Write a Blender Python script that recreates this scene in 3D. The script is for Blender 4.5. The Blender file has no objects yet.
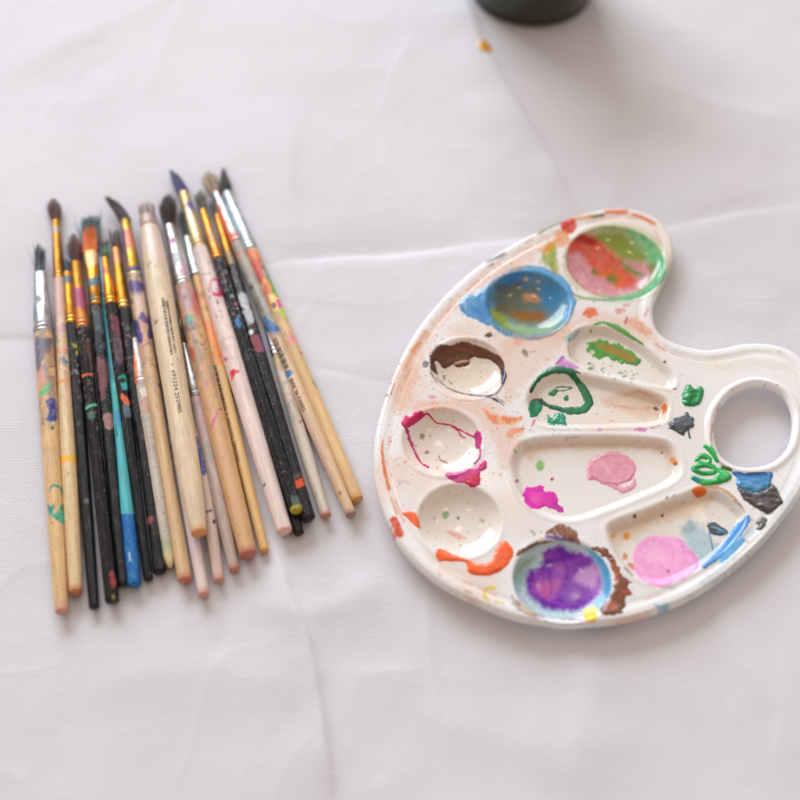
import bpy, math
import numpy as np
from mathutils import Vector

C = bpy.context.scene.collection
SC = bpy.context.scene
R = math.radians

# ------------------------------------------------------------------ camera
F = 1200.0                      # focal length in photo pixels (photo is 800 wide)
TH = R(54)
D = 0.63
CAM = np.array([0.0, -D * math.cos(TH), D * math.sin(TH)])
FWD = np.array([0.0, math.cos(TH), -math.sin(TH)])
UP = np.array([0.0, math.sin(TH), math.cos(TH)])
RT = np.array([1.0, 0.0, 0.0])


def at(u, v, z=0.0):
    """point of the plane at height z that the photo shows at (u, v)"""
    d = FWD * F + RT * (u - 400) + UP * (400 - v)
    return CAM + d * ((z - CAM[2]) / d[2])


def proj(p):
    q = np.asarray(p, float) - CAM
    w = q @ FWD
    return 400 + F * (q @ RT) / w, 400 - F * (q @ UP) / w


def pxscale(p):
    return F / ((np.asarray(p, float) - CAM) @ FWD)


# ------------------------------------------------------------------ colour and noise
def lin(c):
    c = np.asarray(c, float) / 255.0
    return np.where(c <= 0.04045, c / 12.92, ((c + 0.055) / 1.055) ** 2.4)


_tab = {}


def vnoise(x, y, seed=0):
    if seed not in _tab:
        _tab[seed] = np.random.default_rng(seed + 77).random((256, 256))
    T = _tab[seed]
    ix = np.floor(x).astype(int)
    iy = np.floor(y).astype(int)
    fx = x - ix
    fy = y - iy
    fx = fx * fx * (3 - 2 * fx)
    fy = fy * fy * (3 - 2 * fy)
    a = T[ix % 256, iy % 256]
    b = T[(ix + 1) % 256, iy % 256]
    c = T[ix % 256, (iy + 1) % 256]
    d = T[(ix + 1) % 256, (iy + 1) % 256]
    return (a * (1 - fx) + b * fx) * (1 - fy) + (c * (1 - fx) + d * fx) * fy


def fbm(x, y, seed=0, octs=3):
    s = 0
    a = 0.5
    t = 0
    for i in range(octs):
        s = s + a * vnoise(x * 2 ** i + 13.7 * i, y * 2 ** i + 7.1 * i, seed + i)
        t += a
        a *= 0.5
    return s / t


def sstep(a, b, x):
    t = np.clip((x - a) / (b - a), 0, 1)
    return t * t * (3 - 2 * t)


def smooth_poly(p, k=6):
    p = np.asarray(p, float)
    n = len(p)
    out = []
    for i in range(n):
        p0, p1, p2, p3 = p[i - 1], p[i], p[(i + 1) % n], p[(i + 2) % n]
        for j in range(k):
            t = j / k
            out.append(0.5 * (2 * p1 + (p2 - p0) * t + (2 * p0 - 5 * p1 + 4 * p2 - p3) * t * t
                              + (3 * p1 - p0 - 3 * p2 + p3) * t ** 3))
    return np.array(out)


def open_spline(q, k=5):
    q = np.asarray(q, float)
    e = np.concatenate([[2 * q[0] - q[1]], q, [2 * q[-1] - q[-2]]])
    out = []
    for i in range(1, len(e) - 2):
        p0, p1, p2, p3 = e[i - 1], e[i], e[i + 1], e[i + 2]
        for j in range(k):
            t = j / k
            out.append(0.5 * (2 * p1 + (p2 - p0) * t + (2 * p0 - 5 * p1 + 4 * p2 - p3) * t * t + (3 * p1 - p0 - 3 * p2 + p3) * t ** 3))
    out.append(q[-1])
    out = np.array(out)
    out[:, 2:] = np.maximum(out[:, 2:], 0.5)
    return [tuple(a) for a in out]


def sdpoly(x, y, poly):
    d = np.full(x.shape, 1e9)
    ins = np.zeros(x.shape, bool)
    n = len(poly)
    for i in range(n):
        ax, ay = poly[i]
        bx, by = poly[(i + 1) % n]
        ex, ey = bx - ax, by - ay
        L = ex * ex + ey * ey + 1e-18
        t = np.clip(((x - ax) * ex + (y - ay) * ey) / L, 0, 1)
        d = np.minimum(d, (x - ax - t * ex) ** 2 + (y - ay - t * ey) ** 2)
        c = (ay > y) != (by > y)
        if abs(ey) > 1e-15:
            ins ^= c & (x < (y - ay) / ey * ex + ax)
    d = np.sqrt(d)
    return np.where(ins, -d, d)


def sdstroke(x, y, pts):
    d = np.full(x.shape, 1e9)
    for i in range(len(pts) - 1):
        ax, ay, aw = pts[i]
        bx, by, bw = pts[i + 1]
        ex, ey = bx - ax, by - ay
        L = ex * ex + ey * ey + 1e-18
        t = np.clip(((x - ax) * ex + (y - ay) * ey) / L, 0, 1)
        q = np.hypot(x - ax - t * ex, y - ay - t * ey) - 0.5 * (aw + (bw - aw) * t)
        d = np.minimum(d, q)
    return d


# paint layers: shapes traced in photo pixels, evaluated on the real surface
def P(col, pts, soft=0.9, alpha=1.0, nz=1.3, nf=0.22, col2=None, sm=True):
    p = smooth_poly(pts) if sm and len(pts) > 3 else np.asarray(pts, float)
    return dict(k='p', g=p, col=col, soft=soft, alpha=alpha, nz=nz, nf=nf, col2=col2,
                bb=(p[:, 0].min(), p[:, 1].min(), p[:, 0].max(), p[:, 1].max()))


def S(col, pts, w=2.0, soft=0.8, alpha=1.0, nz=0.6, nf=0.25, col2=None):
    q = [(a[0], a[1], a[2] if len(a) > 2 else w) for a in pts]
    if len(q) > 2:
        q = open_spline(q)
    m = max(a[2] for a in q)
    return dict(k='s', g=q, col=col, soft=soft, alpha=alpha, nz=nz, nf=nf, col2=col2,
                bb=(min(a[0] for a in q) - m, min(a[1] for a in q) - m, max(a[0] for a in q) + m, max(a[1] for a in q) + m))


def E(col, cx, cy, rx, ry, ang=0, **k):
    c, s = math.cos(R(ang)), math.sin(R(ang))
    pts = [(cx + rx * math.cos(a) * c - ry * math.sin(a) * s, cy + rx * math.cos(a) * s + ry * math.sin(a) * c)
           for a in np.linspace(0, 2 * math.pi, 25)[:-1]]
    return P(col, pts, sm=False, **k)


def sdlayer(L, x, y):
    """signed distance in pixels, big where far"""
    m = 6 + abs(L['nz']) * 2 + L['soft'] * 2
    b = L['bb']
    sel = (x > b[0] - m) & (x < b[2] + m) & (y > b[1] - m) & (y < b[3] + m)
    d = np.full(x.shape, 99.0)
    if sel.any():
        xs, ys = x[sel], y[sel]
        q = sdpoly(xs, ys, L['g']) if L['k'] == 'p' else sdstroke(xs, ys, L['g'])
        sd = int(b[0] * 3 + b[1] * 7) % 40
        q = q + L['nz'] * 2 * (fbm(xs * L['nf'] + 3.3, ys * L['nf'] + 9.1, sd, 3) - 0.5)
        q = q + L['nz'] * 0.9 * (fbm(xs * 0.85 + 1.3, ys * 0.85 + 5.1, sd + 3, 2) - 0.5)
        d[sel] = q
    return d


def paint(col, x, y, layers, cover=None, dry=0.0, softk=1.0):
    for L in layers:
        d = sdlayer(L, x, y)
        sf = L['soft'] * softk
        a = L['alpha'] * (1 - sstep(-sf, sf, d))
        if dry:
            near = a > 0.002
            a[near] *= 1 - dry * sstep(0.48, 0.66, fbm(x[near] * 0.6, y[near] * 0.42, 17, 4))
        sel = a > 0.002
        if not sel.any():
            continue
        c = lin(L['col'])[None, :] * np.ones((sel.sum(), 1))
        if L['col2'] is not None:
            n = sstep(0.3, 0.7, fbm(x[sel] * 0.16, y[sel] * 0.16, 21, 4))[:, None]
            c = c * (1 - n) + lin(L['col2'])[None, :] * n
        if L['soft'] < 3.5:
            c = c * (0.82 + 0.36 * fbm(x[sel] * 0.30, y[sel] * 0.30, 23, 3))[:, None]
        aa = a[sel][:, None]
        col[sel] = col[sel] * (1 - aa) + c * aa
        if cover is not None:
            cover[sel] = np.maximum(cover[sel], a[sel])
    return col


def specks(col, u, v, dens, size, cols, seed, cover=None, alpha=0.85):
    """random little spots; u, v in millimetres on the surface"""
    n = fbm(u / size, v / size, seed, 2)
    lo = vnoise(u / (size * 9), v / (size * 9), seed + 5)
    a = alpha * sstep(0.0, 0.05, n - (1 - dens) - 0.10 * (0.5 - lo))
    k = (vnoise(u / (size * 2.2) + 50, v / (size * 2.2), seed + 9) * 2.0 * len(cols)).astype(int) % len(cols)
    cc = np.array([lin(c) for c in cols])[k]
    aa = a[:, None]
    if cover is not None:
        cover[:] = np.maximum(cover, a)
    return col * (1 - aa) + cc * aa


# ------------------------------------------------------------------ materials
def mat(name):
    m = bpy.data.materials.new(name)
    m.use_nodes = True
    nt = m.node_tree
    return m, nt, nt.nodes['Principled BSDF']


def noise_bump(nt, b, scale, strength, dist, coord='Object', stretch=None, detail=3):
    tc = nt.nodes.new('ShaderNodeTexCoord')
    mp = nt.nodes.new('ShaderNodeMapping')
    if stretch:
        mp.inputs['Scale'].default_value = stretch
    nz = nt.nodes.new('ShaderNodeTexNoise')
    nz.inputs['Scale'].default_value = scale
    nz.inputs['Detail'].default_value = detail
    bp = nt.nodes.new('ShaderNodeBump')
    bp.inputs['Strength'].default_value = strength
    bp.inputs['Distance'].default_value = dist
    nt.links.new(tc.outputs[coord], mp.inputs['Vector'])
    nt.links.new(mp.outputs['Vector'], nz.inputs['Vector'])
    nt.links.new(nz.outputs['Fac'], bp.inputs['Height'])
    nt.links.new(bp.outputs['Normal'], b.inputs['Normal'])
    return nz


def attr(nt, b):
    a = nt.nodes.new('ShaderNodeVertexColor')
    a.layer_name = 'Col'
    nt.links.new(a.outputs['Color'], b.inputs['Base Color'])
    return a


def m_wood():
    m, nt, b = mat('painted_wood')
    attr(nt, b)
    b.inputs['Roughness'].default_value = 0.42
    b.inputs['Coat Weight'].default_value = 0.22
    b.inputs['Coat Roughness'].default_value = 0.22
    noise_bump(nt, b, 900, 0.25, 0.0002)
    return m


def m_lacquer():
    m, nt, b = mat('worn_lacquer')
    attr(nt, b)
    b.inputs['Roughness'].default_value = 0.30
    b.inputs['Specular IOR Level'].default_value = 0.28
    b.inputs['Coat Weight'].default_value = 0.08
    b.inputs['Coat Roughness'].default_value = 0.2
    noise_bump(nt, b, 700, 0.2, 0.0002)
    return m


def m_metal():
    m, nt, b = mat('ferrule_metal')
    a = attr(nt, b)
    inv = nt.nodes.new('ShaderNodeMath')
    inv.operation = 'SUBTRACT'
    inv.inputs[0].default_value = 1.0
    nt.links.new(a.outputs['Alpha'], inv.inputs[1])
    nt.links.new(inv.outputs[0], b.inputs['Metallic'])
    mr = nt.nodes.new('ShaderNodeMapRange')
    mr.inputs['To Min'].default_value = 0.30
    mr.inputs['To Max'].default_value = 0.5
    nt.links.new(a.outputs['Alpha'], mr.inputs['Value'])
    nt.links.new(mr.outputs[0], b.inputs['Roughness'])
    noise_bump(nt, b, 500, 0.15, 0.0003)
    return m


def m_bristle():
    m, nt, b = mat('bristle_hair')
    attr(nt, b)
    b.inputs['Roughness'].default_value = 0.55
    return m


def m_plastic():
    m, nt, b = mat('white_plastic')
    at_ = attr(nt, b)
    b.inputs['Roughness'].default_value = 0.12
    b.inputs['IOR'].default_value = 1.48
    noise_bump(nt, b, 90, 0.06, 0.0005)
    tr = nt.nodes.new('ShaderNodeBsdfTranslucent')
    mx = nt.nodes.new('ShaderNodeMixShader')
    mx.inputs[0].default_value = 0.27
    out = nt.nodes['Material Output']
    nt.links.new(at_.outputs['Color'], tr.inputs['Color'])
    nt.links.new(b.outputs[0], mx.inputs[1])
    nt.links.new(tr.outputs[0], mx.inputs[2])
    nt.links.new(mx.outputs[0], out.inputs['Surface'])
    return m


def m_paint():
    m, nt, b = mat('artist_paint')
    attr(nt, b)
    b.inputs['Roughness'].default_value = 0.30
    b.inputs['Coat Weight'].default_value = 0.1
    b.inputs['Coat Roughness'].default_value = 0.12
    noise_bump(nt, b, 300, 0.10, 0.0005)
    return m


def m_ink():
    m, nt, b = mat('printing_ink')
    b.inputs['Base Color'].default_value = (0.045, 0.035, 0.03, 1)
    b.inputs['Roughness'].default_value = 0.5
    return m


def m_cloth():
    m, nt, b = mat('tablecloth_fabric')
    b.inputs['Roughness'].default_value = 0.75
    b.inputs['Sheen Weight'].default_value = 0.15
    tc = nt.nodes.new('ShaderNodeTexCoord')
    n1 = nt.nodes.new('ShaderNodeTexNoise')
    n1.inputs['Scale'].default_value = 9
    n1.inputs['Detail'].default_value = 5
    rp = nt.nodes.new('ShaderNodeValToRGB')
    rp.color_ramp.elements[0].position = 0.3
    rp.color_ramp.elements[0].color = (0.618, 0.606, 0.662, 1)
    rp.color_ramp.elements[1].position = 0.7
    rp.color_ramp.elements[1].color = (0.668, 0.656, 0.712, 1)
    nt.links.new(tc.outputs['Object'], n1.inputs['Vector'])
    nt.links.new(n1.outputs['Fac'], rp.inputs['Fac'])
    nt.links.new(rp.outputs['Color'], b.inputs['Base Color'])
    # woven threads (0.5 mm) plus fibre fuzz
    w1 = nt.nodes.new('ShaderNodeTexWave')
    w1.inputs['Scale'].default_value = 330
    w1.inputs['Distortion'].default_value = 1.2
    w1.inputs['Detail'].default_value = 2
    w2 = nt.nodes.new('ShaderNodeTexWave')
    w2.bands_direction = 'Y'
    w2.inputs['Scale'].default_value = 330
    w2.inputs['Distortion'].default_value = 1.2
    w2.inputs['Detail'].default_value = 2
    n2 = nt.nodes.new('ShaderNodeTexNoise')
    n2.inputs['Scale'].default_value = 700
    n2.inputs['Detail'].default_value = 4
    for n in (w1, w2, n2):
        nt.links.new(tc.outputs['Object'], n.inputs['Vector'])
    ad = nt.nodes.new('ShaderNodeMath')
    nt.links.new(w1.outputs['Fac'], ad.inputs[0])
    nt.links.new(w2.outputs['Fac'], ad.inputs[1])
    ad2 = nt.nodes.new('ShaderNodeMath')
    ad2.operation = 'MULTIPLY_ADD'
    ad2.inputs[1].default_value = 6.0
    nt.links.new(n2.outputs['Fac'], ad2.inputs[0])
    nt.links.new(ad.outputs[0], ad2.inputs[2])
    bp = nt.nodes.new('ShaderNodeBump')
    bp.inputs['Strength'].default_value = 0.22
    bp.inputs['Distance'].default_value = 0.0002
    nt.links.new(ad2.outputs[0], bp.inputs['Height'])
    nt.links.new(bp.outputs['Normal'], b.inputs['Normal'])
    return m


def m_simple(name, col, rough, metal=0.0, coat=0.0, scale=60, var=0.25):
    m, nt, b = mat(name)
    b.inputs['Roughness'].default_value = rough
    b.inputs['Metallic'].default_value = metal
    b.inputs['Coat Weight'].default_value = coat
    n = noise_bump(nt, b, scale, 0.1, 0.0005)
    rp = nt.nodes.new('ShaderNodeValToRGB')
    c = lin(col)
    rp.color_ramp.elements[0].color = (*(c * (1 - var)), 1)
    rp.color_ramp.elements[1].color = (*np.minimum(c * (1 + var), 0.9), 1)
    nt.links.new(n.outputs['Fac'], rp.inputs['Fac'])
    nt.links.new(rp.outputs['Color'], b.inputs['Base Color'])
    return m


M = dict(wood=m_wood(), lacquer=m_lacquer(), metal=m_metal(), bristle=m_bristle(), plastic=m_plastic(), paint=m_paint(),
         ink=m_ink(), cloth=m_cloth())


# ------------------------------------------------------------------ object helpers
def mesh_obj(name, verts, faces, material, parent=None, col=None, alpha=None, normals=None, origin=None, smooth=True):
    verts = np.asarray(verts, float)
    if origin is not None:
        verts = verts - np.asarray(origin)[None, :]
    me = bpy.data.meshes.new(name)
    if isinstance(faces, np.ndarray):
        n, k = faces.shape
        me.vertices.add(len(verts))
        me.vertices.foreach_set('co', verts.astype(np.float32).ravel())
        me.loops.add(n * k)
        me.loops.foreach_set('vertex_index', faces.astype(np.int32).ravel())
        me.polygons.add(n)
        me.polygons.foreach_set('loop_start', np.arange(0, n * k, k, dtype=np.int32))
        me.update(calc_edges=True)
        me.validate()
    else:
        me.from_pydata([tuple(v) for v in verts], [], faces)
        me.update()
    if col is not None:
        a = me.color_attributes.new('Col', 'FLOAT_COLOR', 'POINT')
        rgba = np.ones((len(verts), 4), np.float32)
        rgba[:, :3] = col
        if alpha is not None:
            rgba[:, 3] = alpha
        a.data.foreach_set('color', rgba.ravel())
    if smooth:
        me.polygons.foreach_set('use_smooth', np.ones(len(me.polygons), bool))
    if normals is not None:
        me.normals_split_custom_set_from_vertices([tuple(q) for q in normals])
    me.materials.append(material)
    o = bpy.data.objects.new(name, me)
    C.objects.link(o)
    if parent is not None:
        o.parent = parent
    elif origin is not None:
        o.location = origin
    return o


def empty(name, loc, label, cat, group=None):
    o = bpy.data.objects.new(name, None)
    o.empty_display_size = 0.01
    C.objects.link(o)
    o.location = tuple(loc)
    o['label'] = label
    o['category'] = cat
    if group:
        o['group'] = group
    return o


def grid_faces(n, m, wrap=True):
    """n rings of m verts"""
    i = np.arange(n - 1)[:, None]
    j = np.arange(m if wrap else m - 1)[None, :]
    j2 = (j + 1) % m
    return np.stack([(i * m + j), (i * m + j2), ((i + 1) * m + j2), ((i + 1) * m + j)], -1).reshape(-1, 4)


# ================================================================== tablecloth
def build_cloth():
    def axis(lo, hi, step, out):
        core = np.arange(lo, hi, step)
        ext = []
        x, s = hi, step
        while x < out:
            ext.append(x)
            s *= 1.18
            x += s
        ext.append(out)
        ext2 = []
        x, s = lo, step
        while True:
            s *= 1.18
            x -= s
            if x < -out:
                break
            ext2.append(x)
        ext2.append(-out)
        return np.array(sorted(ext2) + list(core) + ext)
    X = axis(-0.34, 0.34, 0.0012, 1.3)
    Y = axis(-0.24, 0.42, 0.0012, 1.3)
    gx, gy = np.meshgrid(X, Y)
    x, y = gx.ravel(), gy.ravel()
    z = np.zeros_like(x)
    near = 1.0
    # soft undulation of the cloth, flattened where things stand
    pal = np.exp(-(((x - 0.105) / 0.13) ** 2 + ((y + 0.0) / 0.11) ** 2) ** 2)
    br = np.exp(-(((x + 0.11) / 0.10) ** 2 + ((y - 0.01) / 0.13) ** 2) ** 2)
    flat = 1 - 0.85 * np.maximum(pal, br)
    z += flat * 0.0026 * (fbm(x * 7 + 3, y * 7 + 1, 3, 3) - 0.55)
    z += (0.35 + 0.65 * flat) * 0.0010 * (fbm(x * 28 + 3, y * 22 + 1, 5, 3) - 0.55)

    wx = x + 0.02 * (fbm(x * 11, y * 11, 12, 3) - .5)
    wy = y + 0.02 * (fbm(x * 11 + 40, y * 11, 13, 3) - .5)
    for sc, am, sd_ in ((13, 0.00016, 14), (29, 0.00018, 16), (60, 0.00012, 18)):
        rn = 1 - np.abs(2 * vnoise(wx * sc + 5, wy * sc * 0.8 + 9, sd_) - 1)
        msk = sstep(0.42, 0.7, fbm(x * 9 + sd_, y * 9, sd_ + 20, 2))
        z += am * 1.1 * rn ** 9 * msk

    def crease(pts, h, w, skew=0.0):
        """h > 0 a raised fold, h < 0 a pressed-in one; skew makes one flank long"""
        nonlocal z
        q = np.array([at(*p)[:2] for p in open_spline([(p[0], p[1], 1) for p in pts], 4) for p in [(p[0], p[1])]])
        best = np.full(x.shape, 1e9)
        sg = np.zeros_like(x)
        tt = np.zeros_like(x)
        tot = sum(np.linalg.norm(q[i + 1] - q[i]) for i in range(len(q) - 1))
        acc = 0
        for i in range(len(q) - 1):
            a, b = q[i], q[i + 1]
            e = b - a
            L = np.linalg.norm(e)
            t = np.clip(((x - a[0]) * e[0] + (y - a[1]) * e[1]) / L ** 2, 0, 1)
            d = np.hypot(x - a[0] - t * e[0], y - a[1] - t * e[1])
            s_ = np.sign((x - a[0]) * e[1] - (y - a[1]) * e[0])
            k = d < best
            best = np.where(k, d, best)
            sg = np.where(k, s_, sg)
            tt = np.where(k, (acc + t * L) / tot, tt)
            acc += L
        dd = best * sg + 0.004 * (fbm(x * 30, y * 30, 8, 3) - 0.5)
        f = sstep(0, 0.25, tt) * sstep(0, 0.25, 1 - tt) * (0.35 + 1.1 * fbm(x * 18 + 7, y * 18, 9, 2))
        wl = np.where(dd * skew > 0, w * 4.5, w) if skew else w
        z = z + 1.9 * h * f * (1.0 / np.sqrt(1 + (dd / wl) ** 2) ** 1.6)

    crease([(452, -40), (480, 40), (515, 105), (555, 175), (592, 240)], 0.0016, 0.0035, 1)
    crease([(200, 272), (300, 258), (400, 250), (520, 236), (660, 224), (740, 210), (880, 186)], -0.0008, 0.0026, -1)
    crease([(268, 520), (285, 580), (305, 640), (322, 720), (332, 830)], 0.0019, 0.0022, 1)
    crease([(100, 60), (150, 150), (175, 210)], 0.0006, 0.006, 1)
    crease([(240, 590), (290, 612), (350, 600), (380, 560)], 0.0008, 0.009)
    crease([(690, 540), (735, 640), (790, 740), (830, 820)], 0.0010, 0.005, -1)
    crease([(300, 90), (286, 190), (312, 270)], 0.0007, 0.006, 1)
    crease([(560, 800), (590, 710), (600, 650)], 0.0007, 0.010)
    crease([(-20, 90), (90, 30), (220, -30)], 0.0005, 0.012)
    crease([(600, 60), (700, 100), (820, 130)], 0.0010, 0.012, 1)
    crease([(60, 700), (200, 668), (330, 700)], 0.0006, 0.012)
    crease([(-30, 342), (20, 338), (70, 341)], -0.0007, 0.003, 1)
    crease([(400, 700), (520, 745), (660, 735)], 0.0007, 0.012)
    crease([(330, 330), (360, 420), (372, 520)], 0.0006, 0.008, -1)
    crease([(690, 260), (720, 300), (790, 320)], 0.0006, 0.010)
    rg = np.random.default_rng(29)
    for _ in range(22):
        cu, cv = rg.uniform(-20, 820), rg.uniform(-20, 820)
        an = rg.choice([R(78), R(100), R(12), R(-8), R(60), R(125)]) + rg.normal(0, .15)
        ln = rg.uniform(35, 130)
        bend = rg.normal(0, 6)
        du, dv = math.cos(an) * ln, math.sin(an) * ln * .8
        crease([(cu - du, cv - dv), (cu - dv * bend / 90, cv + du * bend / 90), (cu + du, cv + dv)],
               rg.choice([-1, 1, 1]) * rg.uniform(0.00010, 0.00028), rg.uniform(0.0014, 0.0040), rg.choice([-1, 0, 1]))
    faces = grid_faces(len(Y), len(X), wrap=False)
    z = z - 0.0012
    o = mesh_obj('tablecloth', np.stack([x, y, z], 1), faces, M['cloth'])
    o['kind'] = 'structure'
    o['label'] = 'white cotton tablecloth with soft creases under brushes and palette'
    return o, (X, Y, z.reshape(len(Y), len(X)))


cloth, (CX, CY, CZ) = build_cloth()


def cloth_z(x, y):
    j = np.clip(np.searchsorted(CX, x), 1, len(CX) - 1)
    i = np.clip(np.searchsorted(CY, y), 1, len(CY) - 1)
    return float(CZ[i - 1:i + 1, j - 1:j + 1].max())


def build_blot(pts, name, colour, label, h=0.0005):
    p = smooth_poly(pts, 5)
    cx, cy = p.mean(0)
    rings = [(1.0, -0.0004), (0.9, h * 0.7), (0.6, h), (0.3, h * 1.05)]
    V = []
    for s, z in rings:
        for q in p:
            w = at(cx + (q[0] - cx) * s, cy + (q[1] - cy) * s)
            V.append((w[0], w[1], cloth_z(w[0], w[1]) + z))
    n = len(p)
    w = at(cx, cy)
    V.append((w[0], w[1], cloth_z(w[0], w[1]) + h * 1.1))
    f = [tuple(q) for q in grid_faces(4, n)] + [(3 * n + i, 3 * n + (i + 1) % n, 4 * n) for i in range(n)]
    col = np.tile(lin(colour), (len(V), 1))
    o = mesh_obj(name, V, f, M['paint'], cloth, col)
    o['label'] = label
    return o


build_blot([(477, 43), (483, 40), (490, 44), (492, 52), (485, 54), (479, 51)], 'paint_blot', (214, 150, 40),
           'orange yellow paint blot on the cloth below the dark pot', 0.0002)


# ================================================================== palette
HP = 0.0082
OUT = [(377, 482), (376, 450), (379, 425), (388, 393), (401, 361), (418, 331), (440, 303), (462, 281), (486, 262), (514, 245),
       (544, 230), (566, 221), (592, 213), (619, 209), (645, 214), (662, 225), (671, 241), (671, 259), (664, 277), (654, 298),
       (651, 313), (654, 327), (663, 338), (680, 346), (704, 351), (724, 349), (745, 345), (767, 345), (789, 351), (806, 366),
       (815, 390), (817, 425), (812, 458), (800, 490), (782, 517), (758, 545), (726, 573), (690, 596), (655, 610), (622, 619),
       (585, 623), (550, 622), (515, 616), (482, 603), (452, 589), (425, 570), (402, 545), (387, 515)]
HOLE = [(712, 433), (713, 418), (720, 404), (731, 392), (745, 385), (758, 383), (772, 386), (785, 394), (793, 408), (795, 424),
        (791, 444), (781, 458), (768, 466), (751, 469), (735, 467), (722, 459), (715, 448)]
ROUND = [('large', 615.5, 262, 101), ('blue', 528.5, 303, 86), ('brown', 467.5, 368, 77), ('magenta', 442, 441, 82),
         ('plain', 459.5, 520, 86), ('purple', 562, 580, 100)]
TRAP = [('leaf', [(567, 349), (571, 335), (582, 327), (598, 325), (616, 329), (640, 342), (662, 359), (676, 375), (673, 388), (656, 387), (618, 378), (590, 371), (573, 363)]),
        ('ring', [(526, 406), (528, 391), (540, 377), (560, 371), (585, 374), (620, 382), (652, 391), (668, 399), (670, 412), (661, 424), (620, 427), (570, 428), (539, 424)]),
        ('dollop', [(510, 468), (514, 449), (526, 439), (560, 435), (620, 435), (660, 438), (675, 446), (682, 462), (681, 476), (668, 486), (640, 498), (610, 510), (580, 520), (557, 520), (535, 511), (518, 494)]),
        ('pink', [(605, 531), (613, 520), (640, 510), (680, 494), (700, 487), (720, 490), (738, 502), (748, 517), (738, 538), (713, 561), (684, 578), (660, 585), (636, 578), (616, 559)])]


def toplane(pts, z=HP):
    return np.array([at(u, v, z)[:2] for u, v in pts])


outline = toplane(smooth_poly(OUT, 16))
hole = toplane(smooth_poly(HOLE, 16))
wells = []
for nm, u, v, w in ROUND:
    c = at(u, v, HP)
    wells.append((nm, 'round', c[:2], w / 2 / pxscale(c)))
for nm, pts in TRAP:
    wells.append((nm, 'trap', toplane(smooth_poly(pts, 5)), None))

G = 0.00036
x0, y0 = outline.min(0) - 2 * G
x1, y1 = outline.max(0) + 2 * G
XS = np.arange(x0, x1, G)
YS = np.arange(y0, y1, G)
NX, NY = len(XS), len(YS)
gx, gy = np.meshgrid(XS, YS)
gx = gx.ravel()
gy = gy.ravel()


def coarse_sd(poly, step=4):
    """signed distance on every 4th grid point, then bilinear up"""
    cx = np.arange(x0, x1 + step * G, G * step)
    cy = np.arange(y0, y1 + step * G, G * step)
    a, b = np.meshgrid(cx, cy)
    d = sdpoly(a.ravel(), b.ravel(), poly).reshape(len(cy), len(cx))
    fi = (gy - y0) / (G * step)
    fj = (gx - x0) / (G * step)
    i = np.clip(fi.astype(int), 0, len(cy) - 2)
    j = np.clip(fj.astype(int), 0, len(cx) - 2)
    fi = fi - i
    fj = fj - j
    return (d[i, j] * (1 - fj) + d[i, j + 1] * fj) * (1 - fi) + (d[i + 1, j] * (1 - fj) + d[i + 1, j + 1] * fj) * fi


d_out = -coarse_sd(outline, 3)
d_hole = coarse_sd(hole, 3)
Z = np.full(gx.shape, HP)
Z += 0.0007 * (1 - sstep(0.0028, 0.0060, d_out)) - 0.0006 * (1 - sstep(0, 0.0014, d_out)) ** 2
Z -= 0.0002 * np.exp(-((d_out - 0.0070) / 0.0010) ** 2)
Z += 0.0012 * (1 - sstep(0.0018, 0.0042, d_hole)) - 0.0007 * (1 - sstep(0, 0.0014, d_hole)) ** 2
well_id = np.full(gx.shape, -1)
for k, (nm, kind, g, rad) in enumerate(wells):
    if kind == 'round':
        r = np.hypot(gx - g[0], gy - g[1]) / rad
        t_ = np.clip((1 - r) / 0.62, 0, 1)
        drop = 0.0036 * (1 - (1 - t_) ** 2.6) * sstep(0.0, 0.09, 1 - r) + 0.0025 * np.clip(1 - r * r, 0, 1)
        Z -= drop
        Z += 0.00018 * np.exp(-((r - 1.04) * rad / 0.0010) ** 2)
        well_id[r < 1.0] = k
    else:
        d = -coarse_sd(g, 2)
        drop = 0.0037 * sstep(0.0000, 0.0050, d) * (1 + 0.12 * sstep(0.005, 0.02, d))
        Z -= drop
        Z += 0.0002 * np.exp(-((d + 0.0008) / 0.0010) ** 2)
        well_id[d > 0] = k
PU, PV = proj(np.stack([gx, gy, Z], 1))
Zg = Z.reshape(NY, NX)
dzy, dzx = np.gradient(Zg, G)
NRM = np.stack([-dzx.ravel(), -dzy.ravel(), np.ones(gx.shape)], 1)
NRM /= np.linalg.norm(NRM, axis=1)[:, None]

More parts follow.
